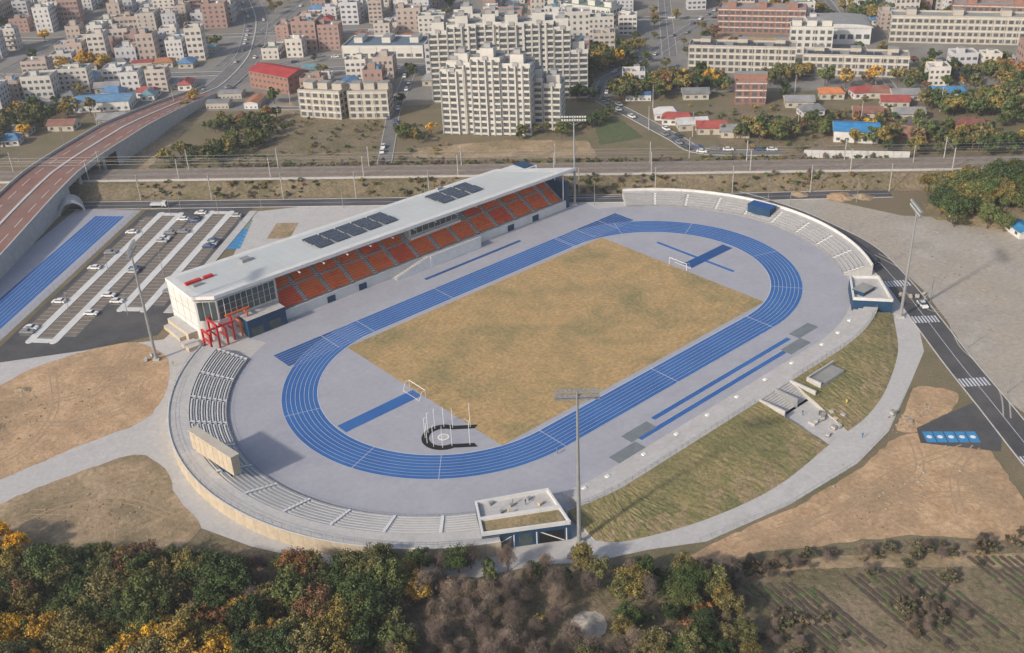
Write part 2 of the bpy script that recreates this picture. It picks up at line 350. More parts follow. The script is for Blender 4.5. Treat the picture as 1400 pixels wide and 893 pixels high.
def bank(name,crest,toe,z,mid=8,seed=0):
    crest=smooth(crest,5,False); toe=smooth(toe,5,False)
    n=90
    def samp(l,t):
        x=t*(len(l)-1); i=min(int(x),len(l)-2); u=x-i; return (l[i][0]*(1-u)+l[i+1][0]*u,l[i][1]*(1-u)+l[i+1][1]*u)
    b=MB(); R=random.Random(seed)
    G=[[None]*(mid+1) for _ in range(n+1)]
    for i in range(n+1):
        c=samp(crest,i/n); t=samp(toe,i/n)
        for j in range(mid+1):
            u=j/mid; zz=z*(1-u)**1.05+(R.uniform(-.1,.1) if 0<j<mid else 0)
            G[i][j]=(c[0]*(1-u)+t[0]*u,c[1]*(1-u)+t[1]*u,zz+.03)
    for i in range(n):
        for j in range(mid): b.poly([G[i][j],G[i][j+1],G[i+1][j+1],G[i+1][j]],'bank' if j<mid*.6 or math.sin(i*.7+j)+math.sin(i*.23)<R.uniform(-.6,.6) else 'bankb')
    b.poly([G[0][j] for j in range(mid+1)]+[(*G[0][0][:2],0)],'conc2'); b.poly([G[n][j] for j in range(mid+1)]+[(*G[n][0][:2],0)],'conc2')
    return b.obj(name)
bank('grass_embankment',[(-61,-66.3),(-50,-68.5),(-42,-69),(-15,-69),(5,-69)],[(-62,-76),(-57,-81),(-40,-88),(-19,-92),(4,-91)],2,12,1)
bank('grass_embankment',[(19,-69),(30,-69),(42,-69),(54,-67.9),(63,-65.5),(67,-63)],[(12,-91),(22,-90.5),(36,-87),(55,-79),(69,-69.5),(74,-66)],2,12,2)
b=MB()
for k in range(10): b.box(6,18,-69-.7*(k+1),-69-.7*k,0,2-.2*(k+1)+.02,'concrete')
for x in (5,18.2): b.prism([(x,-69),(x+.5,-69),(x+.5,-77),(x,-77)],0,2.6,'conc2')
b.box(11.8,12.2,-76,-69,0,2.8,'steel')
for (x0,x1,y0,y1,h) in ((22,34,-72,-71.6,3),(22,22.4,-76,-72,3),(20,24,-80,-76,.9),(8,12,-84,-82,.6)): b.box(x0,x1,y0,y1,0,h,'conc2')
b.box(22.401,33,-76,-72.002,0,2.2,'concrete','greyroof')
b.obj('entrance_stairs')
fence('site_fence',[(-46,-92),(-22,-98),(2,-100),(19,-98),(40,-91)],.05,1.0,3,'steel',.04,1)
R=random.Random(8)
for k in range(22):
    x,y=R.choice([(12,-82),(8,-88),(14,-86),(-68,-77),(30,-97),(88,-64),(-96,70)]); x+=R.uniform(-4,4);y+=R.uniform(-2.5,2.5)
    b=MB(); 
    for j in range(R.choice((2,3,4))): b.box(-.6,.6,-.45,.45,.02+.28*j,.26+.28*j,R.choice(('concrete','greyroof','tan')))
    b.box(-.7,.7,-.5,.5,-.08,.019,'bark'); b.obj('paving_stack',(x,y,.1),R.uniform(0,3))
def pavilion(name,q,h,doors=True):
    b=MB(); c=[sum(p[0] for p in q)/4,sum(p[1] for p in q)/4]
    b.prism(q,0,h,'navy','concrete')
    for i in range(4):
        a=Vector(q[i]);d=Vector(q[(i+1)%4]); n=(d-a).normalized(); inn=Vector((-n.y,n.x))
        if inn.dot(Vector(c)-a)<0: inn=-inn
        b.prism([tuple(a+inn*.002),tuple(d+inn*.002),tuple(d+inn*.45),tuple(a+inn*.45)],h+.002,h+.9+.002*i,'whitew')
    return b
q=[(-76,-52),(-61,-60),(-65.5,-72),(-82,-61.5)]
b=pavilion('p',q,4.2)
lerp=lambda a,c,t:(a[0]+(c[0]-a[0])*t,a[1]+(c[1]-a[1])*t)
m1=lerp(q[0],q[3],.52);m2=lerp(q[1],q[2],.52);m3=lerp(q[0],q[3],.6);m4=lerp(q[1],q[2],.6);m5=lerp(q[0],q[3],.9);m6=lerp(q[1],q[2],.9)
b.prism([m1,m2,m4,m3],4.2,5.15,'whitew'); b.prism([lerp(m3,m4,.05),lerp(m3,m4,.95),lerp(m5,m6,.95),lerp(m5,m6,.05)],4.2,4.6,'bankb')
for t,v in ((.2,.1),(.45,.25),(.7,.15),(.8,.35),(.3,.4)):
    c_=lerp(lerp(q[0],q[1],t),lerp(q[3],q[2],t),v); b.box(c_[0]-.5,c_[0]+.5,c_[1]-.35,c_[1]+.35,4.2,4.9,R.choice(('steel','navy','tan')))
fa,fb=Vector(q[3]),Vector(q[2]); fd=(fb-fa).normalized(); fn=Vector((fd.y,-fd.x))
if fn.dot(Vector((-1,-1)))<0: fn=-fn
def fp(t,z,o=.04): p=fa+fd*t+fn*o; return (p.x,p.y,z)
for t0,t1,z0,z1,m in ((1,6.5,.1,3.2,'glass'),(8,11,.1,3.4,'glass'),(12.5,18,.1,3.2,'black')): b.poly([fp(t0,z0),fp(t1,z0),fp(t1,z1),fp(t0,z1)],m)
for t in (.6,3.4,6.8,11.8,18.4): b.poly([fp(t,.1,.08),fp(t+.25,.1,.08),fp(t+.25,3.5,.08),fp(t,3.5,.08)],'white')
b.poly([fp(.8,.2,.1),fp(1.3,.2,.1),fp(6.6,3.2,.1),fp(6.1,3.2,.1)],'white'); b.poly([fp(12.7,3.2,.1),fp(13.2,3.2,.1),fp(18.2,.2,.1),fp(17.7,.2,.1)],'white')
b.obj('entrance_pavilion')
b=pavilion('p',[(78,-48),(84,-54.5),(73,-66),(66,-57)],4.0); b.box(70,76,-58,-54,4,5.2,'navy','greyroof'); b.obj('entrance_pavilion')
b=MB(); b.box(-4.5,4.5,-2.2,2.2,0,3,'navy','trackd'); b.box(-4.7,4.7,-2.4,2.4,3,3.2,'navy','trackd'); b.poly([(-4,-2.25,.4),(4,-2.25,.4),(4,-2.25,2.5),(-4,-2.25,2.5)],'glass'); b.obj('announcer_booth',(106,6,1.2),math.radians(96))
b=MB(); b.box(-9,9,-1,1,3.4,8.6,'tan'); b.box(-8.6,8.6,-1.06,-1.001,3.8,8.2,'black'); b.box(-7,-1,-.8,.8,-4,3.4,'navy'); b.box(3,8,-.8,.8,-2,3.4,'tan')
for i in range(9): b.box(-9+2*i,-8.92+2*i,1.002,1.05,3.5,8.5,'conc2')
b.box(-9.2,9.2,-1.2,1.2,8.6,8.9,'cream')
b.obj('scoreboard',(-110,5.5,.6),math.radians(96))
b=MB()
for i in range(6):
    x=-83+i*2.7; w=2.6+.35*(i%3); h=5.5+1.1*((i*2)%4); m='red' if i<4 else 'orsteel'; y=64.2+.4*i; s_=.5
    b.box(x,x+s_,y-w,y-w+s_,0,h,m); b.box(x,x+s_,y+w-s_,y+w,0,h,m); b.box(x,x+s_,y-w+s_+.002,y+w-s_-.002,h-s_,h,m); b.box(x+.002,x+s_-.002,y-w+s_+.002,y+w-s_-.002,h*.45,h*.45+.35,m)
for (x0,x1,y,z) in ((-83,-74,62.4,6.2),(-80,-71,67.4,7.4),(-76,-68,63.4,8.2)): b.box(x0,x1,y,y+.5,z,z+.5,'red' if x0<-79 else 'orsteel')
b.obj('entrance_gate_frames')
# ------------------------------------------------------------------ grandstand
GS=empty('grandstand')
b=MB()
rows=15; y0=64.4; z0=2.4; dy=.86; dz=.46
prof=[(62.6,0),(62.6,3.3),(62.9,3.3),(62.9,z0)]
for k in range(rows): prof+= [(y0+dy*k,z0+dz*k),(y0+dy*k,z0+dz*(k+1))]
yt=y0+dy*rows; zt=z0+dz*rows
prof+=[(yt+1.5,zt),(yt+1.5,0)]
for (ya,za),(yb,zb) in zip(prof,prof[1:]): b.poly([(-57,ya,za),(63,ya,za),(63,yb,zb),(-57,yb,zb)],'whitew' if ya<62.8 else 'conc2')
for x in (-57,63): b.poly([(x,a,c) for a,c in prof],'conc2')
b.obj('tiers',parent=GS)
b=MB(); R=random.Random(3)
secs=[]; x=-56.4
while x<61.5: secs.append((x,min(x+7.6,62.3))); x+=8.8
for si,(xa,xb) in enumerate(secs):
    for k in range(rows):
        if k==7: continue
        if xb>-4 and xa<19 and k>7: continue
        y=y0+dy*k; z=z0+dz*(k+1)
        nseat=int((xb-xa)/.55)
        m='orange' if (si+(k>7))%5 else 'orange2'
        for j in range(nseat):
            xs=xa+.55*j; mm=m if R.random()<.88 else ('orange2' if m=='orange' else 'orange')
            b.poly([(xs,y+.15,z+.42),(xs+.48,y+.15,z+.42),(xs+.48,y+.58,z+.38),(xs,y+.58,z+.38)],mm)
            b.poly([(xs,y+.15,z+.42),(xs,y+.15,z+.25),(xs+.48,y+.15,z+.25),(xs+.48,y+.15,z+.42)],mm)
            b.poly([(xs,y+.58,z+.38),(xs+.48,y+.58,z+.38),(xs+.48,y+.7,z+.85),(xs,y+.7,z+.85)],mm)
    for k in range(rows*2):
        b.box(xb+.1,xb+1.1,y0+dy*k/2,y0+dy*k/2+dy/2,z0+dz*k/2,z0+dz*(k+1)/2+.22,'white',bot=False)
b.obj('seats',parent=GS)
b=MB()
hx0,hx1,hy0,hy1=-82,-57.02,66,88
b.prism([(hx0,70),(-77,hy0),(hx1,hy0),(hx1,hy1),(hx0,hy1)],0,13.2,'whitew')
for x in np.arange(-76.6,-57.6,1.9):
    for z in (6.6,8.7,10.8): b.poly([(x,65.95,z),(x+1.8,65.95,z),(x+1.8,65.95,z+2),(x,65.95,z+2)],'glass')
    b.box(x+1.8,x+1.9,65.7,65.98,6.4,13,'whitew')
for i in range(3):
    p=lerp((hx0,70),(-77,66),.1+.3*i); p2=lerp((hx0,70),(-77,66),.36+.3*i)
    b.poly([(p[0]-.05,p[1]-.05,6.6),(p2[0]-.05,p2[1]-.05,6.6),(p2[0]-.05,p2[1]-.05,12.7),(p[0]-.05,p[1]-.05,12.7)],'glass')
b.box(-71,-58,60.5,65.68,0,5.8,'navy','concrete'); b.box(-70,-66,60.42,60.49,.2,3,'glass'); b.box(-64,-60,60.42,60.49,.2,3,'glass')
b.box(-85,-82.02,72,86,0,2.6,'tan','concrete'); b.box(-87,-85.02,74,85,0,1.3,'tan','concrete'); b.box(-88,-84,66,71,0,1.2,'tan','concrete')
for z in (4.4,8.8): b.box(-82.05,-82.003,70.2,88,z,z+.08,'greyroof')
for y in (74.5,79,83.5): b.box(-82.05,-82.003,y,y+.08,0,13,'greyroof')
b.box(-57,63,yt+1.52,86,0,12.9,'whitew')
for x in np.arange(-54,60,4.4): b.box(x,x+3,yt+1.45,yt+1.518,zt+.6,zt+2.6,'glass')
b.box(-3,18,70.5,yt+1.4,6.0,11.6,'whitew'); 
for x in np.arange(-2.4,17,2.55): b.box(x,x+2.3,70.42,70.498,8.2,10.9,'glass')
b.box(-3.8,18.8,69.6,78,11.62,12.0,'white')
b.box(-3.4,18.4,69.4,70.45,6.9,7.8,'white')
b.box(63.02,65,63,79,0,10.2,'navy'); b.box(58,63,79.5,86.5,0,13,'navy')
for k in range(14): b.box(-17+1.0*k,-16+1.0*k,59.6,62.58,0,.2+.22*k,'concrete')
b.box(-3,19,59.4,62.58,0,3.2,'white','concrete'); b.box(-3,19,59.3,59.55,3.2,4.3,'white')
b.poly([(-17,59.5,0),(-3,59.5,0),(-3,59.5,4.3),(-17,59.5,1.2)],'white')
for x in (-30,-42,34,46): b.box(x,x+3,62.5,62.58,.1,2.3,'navy')
b.obj('halls',parent=GS)
b=MB()
rz=lambda y:13.0+(88-y)*.06
rp=[(-83,69.5),(-78,64.2),(66.5,60.8),(48,84.5),(-81.5,90)]
b.poly([(x,y,rz(y)+1.1) for x,y in rp],'whitew'); b.poly([(x,y,rz(y)) for x,y in rp[::-1]],'whitew')
for i in range(5):
    p=rp[i];q=rp[(i+1)%5]; b.poly([(*p,rz(p[1])),(*q,rz(q[1])),(*q,rz(q[1])+1.1),(*p,rz(p[1])+1.1)],'white')
ip=[(-80.5,70.8),(-77,66.4),(58,63.4),(46,82.3),(-79.3,87.6)]
b.poly([(x,y,rz(y)+1.13) for x,y in ip],'roof')
for x in np.arange(-76,46,3.0): b.poly([(x,66.8,rz(66.8)+1.16),(x+.12,66.8,rz(66.8)+1.16),(x+.12,82,rz(82)+1.16),(x,82,rz(82)+1.16)],'whitew')
for xs,xe in ((-38,-7),(12,31)):
    x=xs
    while x+5.6<xe+.5:
        for ya,yb in ((70.4,75.2),(75.9,80.7)):
            b.poly([(x,ya,rz(ya)+1.5),(x+5.6,ya,rz(ya)+1.5),(x+5.6,yb,rz(yb)+1.9),(x,yb,rz(yb)+1.9)],'solar')
            b.poly([(x,yb,rz(yb)+1.15),(x,yb,rz(yb)+1.9),(x+5.6,yb,rz(yb)+1.9),(x+5.6,yb,rz(yb)+1.15)],'steel')
            for t in (1.12,2.24,3.36,4.48): b.poly([(x+t,ya,rz(ya)+1.52),(x+t+.05,ya,rz(ya)+1.52),(x+t+.05,yb,rz(yb)+1.92),(x+t,yb,rz(yb)+1.92)],'steel')
        x+=6.35
for x0,x1,y,m in ((-80,-75,78,'red'),(-74,-71,78,'red'),(-79,-76,75,'steel')): b.box(x0,x1,y,y+1.3,14.5,15.5,m)
b.box(-60,-57,80,82.5,14.4,15.6,'steel'); b.box(20,22,83.5,85,14.2,15.2,'steel')
for x in np.arange(-50,64,8.8):
    b.tube((x,yt+1,zt),(x,yt+1,rz(yt)),.18,m='white'); b.tube((x,yt+1,zt+1.2),(x,66,rz(66)-.1),.14,m='white')
    b.box(x-.15,x+.15,62.5,yt+1,rz(62.5)-.55,rz(yt)-.02,'whitew')
for y in (63.5,68,78): b.tube((62.5,y,10 if y>63.6 else 3),(62.5,y,rz(y)),.25,m='whitew')
b.obj('roof',parent=GS)
# ------------------------------------------------------------------ light masts
def mast(x,y,h,hw=4.6,face=None):
    b=MB(); b.tube((0,0,0),(0,0,h*.5),.5,.36,8); b.tube((0,0,h*.5),(0,0,h),.36,.22,8); b.box(-.9,.9,-.9,.9,0,.6,'conc2')
    for k,z in enumerate((h-.2,h-1.4)):
        b.box(-hw,hw,-.15,.15,z-.1,z+.1,'steel')
        for i in range(10):
            xx=-hw+.45+i*(2*hw-.9)/9
            b.prism([(xx-.34,-.65),(xx+.34,-.65),(xx+.28,-.2),(xx-.28,-.2)],z-.3,z+.32,'steel'); b.poly([(xx-.3,-.67,z-.26),(xx+.3,-.67,z-.26),(xx+.3,-.67,z+.28),(xx-.3,-.67,z+.28)],'lamp')
    b.tube((0,0,h-3.5),(-hw*.8,0,h-1.5),.08,n=4); b.tube((0,0,h-3.5),(hw*.8,0,h-1.5),.08,n=4)
    b.box(-hw,hw,-.7,.3,h-1.95,h-1.89,'steel')
    a=math.atan2(-y,-x); b.obj('floodlight_mast',(x,y,0),a+math.pi/2)
for x,y,h in ((-65,-74,39.3),(-97,69,36.5),(73,-69,35.7),(68,63,34.5)): mast(x,y,h)
lampm=MB(); lampm.tube((0,0,0),(0,0,8),.12,.07,6); lampm.tube((0,0,8),(1.8,0,8.4),.06,.05,5); lampm.box(1.5,2.5,-.15,.15,8.35,8.5,'steel'); lampme=lampm.mesh('street_lamp')
# ------------------------------------------------------------------ roads
def road(name,line,w,z,m='asphalt',center=True,kerb=True,sm=6):
    l=smooth(line,sm,False) if sm else line; b=MB(); strip(b,l,-w/2,w/2,z,m)
    if kerb:
        for s_ in (-1,1):
            strip(b,l,s_*w/2-.15,s_*w/2+.15,z+.12,'concrete')
            A=offs(l,s_*w/2-.15);B=offs(l,s_*w/2+.15)
            for Q in (A,B):
                for i in range(len(l)-1): b.poly([(*Q[i],z-.05),(*Q[i+1],z-.05),(*Q[i+1],z+.12),(*Q[i],z+.12)],'concrete')
    if center: strip(b,l,-.08,.08,z+.012,'line')
    b.obj(name); return l
rr=road('access_road',[(74,72),(96,52),(113,32),(116,5),(112,-19),(106,-37),(92,-57),(77,-75),(61,-94),(49,-109),(36,-125),(16,-150)],8.6,.07)
bk=road('service_road',[P(-420,97),P(-200,97),P(0,98),P(60,98),P(90,99),P(120,100)],7.5,.08,'asphalt')
RD=[]
for nm,ln,w in (('street',[(169,149),(160,117),(150,85),(145,65),(165,40)],7),('street',[(136,259),(114,235),(92,212),(66,180),(44,153)],6),('street',[(194,168),(245,184),(293,202),(360,225),(430,260)],9),('street',[(60,315),(106,329),(150,300),(196,235),(245,184)],8),('street',[(169,149),(194,168)],8),('street',[(52,262),(92,212)],5),
  ('street',[P(-430,300),P(-250,285),P(-120,290),P(0,300)],8),('street',[P(-430,380),P(-200,372),P(0,390),P(140,380)],8),('street',[P(-200,300),P(-190,600)],9),('street',[P(-330,250),P(-320,600)],8),('street',[P(-80,400),P(-70,640)],8),('street',[P(50,300),P(60,620)],8),('street',[P(150,230),P(160,600)],8)):
    RD.append((road(nm,ln,w,.05+.004*len(RD),'asph2',center=w>7),w))
def cross(cx,cy,ang,w=9,L=4):
    b=MB(); c,s_=math.cos(ang),math.sin(ang)
    n=int(w/.95)
    for i in range(n):
        t=-w/2+.25+i*.95
        q=[(t,-L/2),(t+.5,-L/2),(t+.5,L/2),(t,L/2)]; b.poly([(cx+u*c-v*s_,cy+u*s_+v*c,.094) for u,v in q],'line')
    b.obj('crosswalk')
for x,y in ((93,-56),(78,-74),(54.5,-102.5),(33,-129)):
    i=min(range(1,len(rr)-1),key=lambda i:(rr[i][0]-x)**2+(rr[i][1]-y)**2); d=Vector(rr[i+1])-Vector(rr[i-1]); cross(*rr[i],math.atan2(d.y,d.x)+math.pi/2,8.2)
sheet('side_parking_lot',[(20,-106),(25,-102),(50,-107),(46,-114),(30,-121)],.062,'asphalt')
b=MB()
for i in range(5):
    o=Vector((21.5,-107.2))+Vector((.707,-.707))*(.2+2.6*i-.5); u=Vector((.707,-.707));v=Vector((.707,.707))
    q=[o,o+u*2.3,o+u*2.3+v*4.6,o+v*4.6]; b.poly([(p.x,p.y,.075) for p in q],'bluebay')
    c=o+u*1.15+v*2.3; b.poly([(c.x+math.cos(a)*.7,c.y+math.sin(a)*.7,.085) for a in [k*math.pi/4 for k in range(8)]],'white')
b.obj('accessible_parking_bays')
A_=(.746,.666);B_=(.666,-.746)
def Q(a,bb): return (a*A_[0]+bb*B_[0],a*A_[1]+bb*B_[1])
sheet('parking_lot',[Q(-32,-168),Q(84,-168),Q(90,-126),Q(40,-124),Q(0,-122),Q(-12,-122),Q(-22,-140)],.06,'asphalt')
b=MB()
def qbox(a0,a1,b0,b1,z0,z1,m,top=None): b.prism([Q(a0,b0),Q(a1,b0),Q(a1,b1),Q(a0,b1)],z0,z1,m,top)
stalls=[]
def arm(bc,a0,a1,hw):
    pts=[Q(a0+hw-hw*math.cos(t),bc-hw*math.sin(t)) for t in np.linspace(-math.pi/2,math.pi/2,9)]+[Q(a1-hw+hw*math.cos(t),bc-hw*math.sin(t)) for t in np.linspace(math.pi/2,-math.pi/2,9)]
    b.prism(pts,.05,.2,'white','whitew')
for bc,a0,a1 in ((-156.5,-19,82),(-137,2,84)):
    for s_ in (-1,1):
        arm(bc+s_*3.9,a0,a1,1.3)
        lo,hi=sorted((bc+s_*5.3,bc+s_*9.2)); qbox(a0+5,a1-4,lo,hi,.06,.066,'stall')
        a=a0+5
        while a<a1-4: qbox(a-.05,a+.05,lo,hi,.066,.074,'line'); stalls.append((a+1.25,bc+s_*7.4)); a+=2.5
    qbox(a0+3,a1-3,bc-2.5,bc+2.5,.06,.067,'stall')
    for a in (a0+.6,a1-3): qbox(a,a+2.4,bc-2.55,bc+2.55,.05,.195,'whitew')
    a=a0+4
    while a<a1-4: qbox(a-.05,a+.05,bc-2.5,bc+2.5,.067,.075,'line'); a+=2.5
qbox(2,84,-126,-123,.05,.19,'white','concrete')
b.obj('parking_lot_islands')
b=MB()
d=Vector((18,22)).normalized(); nv=Vector((-d.y,d.x))
for i in range(9):
    o=Vector((-41,121.5))+d*(2.9*i); q=[o,o+d*2.5,o+d*2.5+nv*5,o+nv*5]; b.poly([(p.x,p.y,.082) for p in q],'bluebay' if i<6 else 'greenroof')
b.obj('accessible_parking_bays')
sheet('paved_plaza',[(-44,120),(-20,147),(8,120),(-30,94),(-60,100)],.055,'concrete')
sheet('planting_bed',[(-30,122),(-20,132),(-14,126),(-24,116)],.07,'soil2')
b=MB(); qbox(-60,84,-197,-170,.02,.07,'apron'); qbox(-60,78,-186,-174,.07,.09,'track')
for k in range(9): qbox(-60,78,-186+1.5*k-.05,-186+1.5*k+.05,.09,.098,'line')
b.obj('practice_sprint_track')
fence('mesh_fence',[Q(-60,-169.5),Q(84,-169.5)],.05,2.2,3,'steel',.05,3)
# ------------------------------------------------------------------ railway
b=MB(); prof=[(102.5,0),(104,.4),(111,3.6),(113,3.8),(113.01,4.6),(113.3,4.6),(113.31,4.0),(127,4.0),(136,0)]
ms=['scrub','scrub','scrub','concrete','concrete','concrete','ballast','scrub']
for s0 in range(-520,560,20):
    for (na,za),(nb,zb),m in zip(prof,prof[1:],ms): b.poly([(*P(s0,na),za),(*P(s0+20,na),za),(*P(s0+20,nb),zb),(*P(s0,nb),zb)],m)
for nt_ in (116.5,118,122,123.5): b.prism([P(-520,nt_),P(560,nt_),P(560,nt_+.16),P(-520,nt_+.16)],4,4.2,'rail')
for s0 in np.arange(-260,200,1.4):
    for nt_ in (116,121.5): b.prism([P(s0,nt_),P(s0+.3,nt_),P(s0+.3,nt_+2.6),P(s0,nt_+2.6)],4,4.06,'ballast')
b.obj('railway')
for s0 in range(-500,520,38):
    m_=MB()
    for n_ in (114.5,126): m_.tube((*P(0,n_-120),0),(*P(0,n_-120),8.5),.2,.16,6,'concrete')
    m_.tube((*P(0,-5.5),7.2),(*P(0,6),7.2),.09,n=4); m_.tube((*P(0,-5.5),6.2),(*P(0,-2),6.6),.05,n=4); m_.tube((*P(0,6),6.2),(*P(0,2),6.6),.05,n=4)
    m_.obj('catenary_mast',(*P(s0,120),4))
wl=MB()
for n_ in (117.3,122.8):
    for z in (9.6,10.9): wl.tube((*P(-500,n_),z),(*P(520,n_),z),.035,n=3)
wl.obj('overhead_wires')
up=MB(); up.tube((0,0,0),(0,0,11),.17,.11,6,'concrete'); up.box(-1.1,1.1,-.06,.06,10.2,10.35,'steel'); up.box(-.8,.8,-.06,.06,9.3,9.42,'steel'); up.tube((.4,0,8),(.4,0,9),.25,n=8,m='steel'); upm=up.mesh('utility_pole')
for s0 in range(-170,140,29): inst(upm,'utility_pole',(*P(s0,102),0),.8)
for x,y in ((175,120),(150,100),(156,80),(190,50),(215,35),(230,80),(255,20),(140,215),(110,240),(60,255),(95,222),(20,300),(-20,300),(130,60),(180,-10)): inst(upm,'utility_pole',(x,y,0),.5)
# ------------------------------------------------------------------ red road bridge
cl=smooth([(-200,80),(-160,124),(-118,171),(-67,228),(-20,266),(15,292),(52,315),(87,351),(112,386),(150,450),(190,540),(230,640)],6,False)
zk=[(0,1),(1,3.4),(2,6),(3,8.2),(4,7.6),(5,4),(6,.5),(7,.12),(8,.12),(9,.12),(10,.12),(11,.12)]
zs=[float(np.interp(i/6,[k for k,_ in zk],[z for _,z in zk])) for i in range(len(cl))]
ws=[float(np.interp(i/6,[0,3,4,5,6,11],[12,12,12,10,8,7])) for i in range(len(cl))]
RD.append((cl[30:],16))
b=MB()
def offw(k): 
    o=[]
    for i,p in enumerate(cl):
        a=Vector(cl[max(0,i-1)]);c=Vector(cl[min(len(cl)-1,i+1)]);d=(c-a).normalized(); w=ws[i]*k; o.append((p[0]-d.y*w,p[1]+d.x*w))
    return o
Ls=[offw(k) for k in (-1,-.96,-.55,-.05,.05,.55,.96,1)]
def band(i,a,c,za,zb,m): b.poly([(*Ls[a][i],za),(*Ls[a][i+1],zb),(*Ls[c][i+1],zb),(*Ls[c][i],za)],m)
for i in range(len(cl)-1):
    za,zb=zs[i],zs[i+1]
    rd='redroad' if i<34 else 'asph2'
    for a,c,m in ((1,3,rd),(4,6,rd)): band(i,a,c,za,zb,m)
    band(i,3,4,za+.25,zb+.25,'concrete')
    for k in (3,4): b.poly([(*Ls[k][i],za-.05),(*Ls[k][i+1],zb-.05),(*Ls[k][i+1],zb+.25),(*Ls[k][i],za+.25)],'concrete')
    ph=1.1 if i<36 else .15
    for a,c in ((0,1),(6,7)):
        band(i,a,c,za+ph,zb+ph,'conc2')
        for k in (a,c): b.poly([(*Ls[k][i],za-.05),(*Ls[k][i+1],zb-.05),(*Ls[k][i+1],zb+ph),(*Ls[k][i],za+ph)],'conc2')
    mx,my=cl[i]; n_=mx*NN[0]+my*NN[1]
    openp=90<n_<136 and i<30
    for k in (0,7):
        b.poly([(*Ls[k][i],za-(1.3 if openp else za)),(*Ls[k][i+1],zb-(1.3 if openp else zb)),(*Ls[k][i+1],zb-.051),(*Ls[k][i],za-.051)],'conc2')
    if openp: b.poly([(*Ls[0][i],za-1.3),(*Ls[7][i],za-1.3),(*Ls[7][i+1],zb-1.3),(*Ls[0][i+1],zb-1.3)],'conc2')
    if openp and i%2==0:
        for k in (1,6,3):
            p=Ls[k][i]; b.tube((*p,0),(*p,za-1.2),.7,.7,8,'conc2')
for k in (2,5):
    for i in range(0,34,1):
        p=Vector((*Ls[k][i],zs[i]+.02));q_=Vector((*Ls[k][i+1],zs[i+1]+.02)); d=(q_-p); s_=Vector((-d.y,d.x,0)).normalized()*.1
        p2=p+d*.6; b.poly([p-s_,p2-s_,p2+s_,p+s_],'white')
b.obj('road_bridge')
b=MB(); 
for i in range(16):
    a=math.pi*i/16;a2=math.pi*(i+1)/16
    f=lambda t,r:(r*math.cos(t),r*math.sin(t))
    p,q_,r_,s2=f(a,4.2),f(a2,4.2),f(a2,5),f(a,5)
    for yy in (0,9): b.poly([(u,yy,v) for u,v in (p,q_,r_,s2)],'concrete')
    b.poly([(p[0],0,p[1]),(q_[0],0,q_[1]),(q_[0],9,q_[1]),(p[0],9,p[1])],'conc2'); b.poly([(s2[0],0,s2[1]),(r_[0],0,r_[1]),(r_[0],9,r_[1]),(s2[0],9,s2[1])],'concrete')
b.obj('underpass_arch',(-71,200,0),math.radians(-15))
# ------------------------------------------------------------------ cars
def carmesh():
    b=MB(); prof=[(-2.2,.35),(-2.25,.8),(-2.05,1.0),(-1.7,1.05),(-1.2,1.45),(.45,1.48),(1.15,1.02),(2.05,.88),(2.25,.6),(2.2,.35)]
    w=.88
    def wy(z): return w if z<1.06 else w-.16
    n=len(prof)
    for i in range(n-1):
        (x0,z0),(x1,z1)=prof[i],prof[i+1]; m='glass' if (i in (3,5)) else 'carpaint'
        b.poly([(x0,-wy(z0),z0),(x1,-wy(z1),z1),(x1,wy(z1),z1),(x0,wy(z0),z0)],m)
    for s_ in (-1,1):
        b.poly([(x,s_*w,min(z,1.03)) for x,z in prof if z<1.07],'carpaint')
        b.poly([(-1.7,s_*w,1.05),(1.15,s_*w,1.02),(.45,s_*(w-.16),1.48),(-1.2,s_*(w-.16),1.45)],'glass')
        for x in (-1.4,1.4):
            b.tube((x,s_*(w-.2),.33),(x,s_*(w+.03),.33),.33,n=10,m='tyre'); b.tube((x,s_*(w+.03),.33),(x,s_*(w+.05),.33),.18,n=8,m='steel')
        b.box(2.16,2.27,s_*.6-.18,s_*.6+.18,.6,.75,'lamp'); b.box(-2.28,-2.2,s_*.62-.16,s_*.62+.16,.7,.88,'red')
    return b.mesh('parked_car')
CM=carmesh(); CC=[(.75,.75,.75),(.75,.75,.75),(.03,.03,.035),(.25,.26,.28),(.5,.5,.5),(.05,.08,.2),(.22,.22,.22)]
R=random.Random(21)
for a,bb in R.sample(stalls,24): 
    x,y=Q(a,bb); inst(CM,'parked_car',(x,y,.07),math.atan2(B_[1],B_[0])+R.choice((0,math.pi)),1,R.choice(CC))
for x,y,r,c in ((83.5,-70,-2.2,0),(100,-43,-2.0,2),(27,-131,-2.2,0)): inst(CM,'parked_car',(x,y,.1),r,1,CC[c])
for l,w in RD[:]:
    for i in range(1,len(l)-1):
        if R.random()<.6:
            d=Vector(l[i+1])-Vector(l[i]); nn=Vector((-d.y,d.x)).normalized()*R.choice((-1,1))*w*.3
            inst(CM,'car',(l[i][0]+nn.x,l[i][1]+nn.y,.16),math.atan2(d.y,d.x),1,R.choice(CC))
def truck():
    b=MB(); b.box(-3,1.6,-1.1,1.1,.9,1.1,'steel'); b.box(1.7,3.3,-1.05,1.05,.5,2.4,'carpaint'); b.poly([(3.31,-.9,1.4),(3.31,.9,1.4),(3.31,.9,2.2),(3.31,-.9,2.2)],'glass')
    b.box(-3,1.5,-1.1,1.1,1.1,1.6,'carpaint')
    for x in (-2,2.4):
        for s_ in (-1,1): b.tube((x,s_*.8,.5),(x,s_*1.12,.5),.5,n=10,m='tyre')
    return b.mesh('truck')
TM=truck()
for s0 in (-160,): inst(TM,'truck',(*P(s0,95),.1),math.atan2(E[1],E[0]),1,(.6,.6,.6))
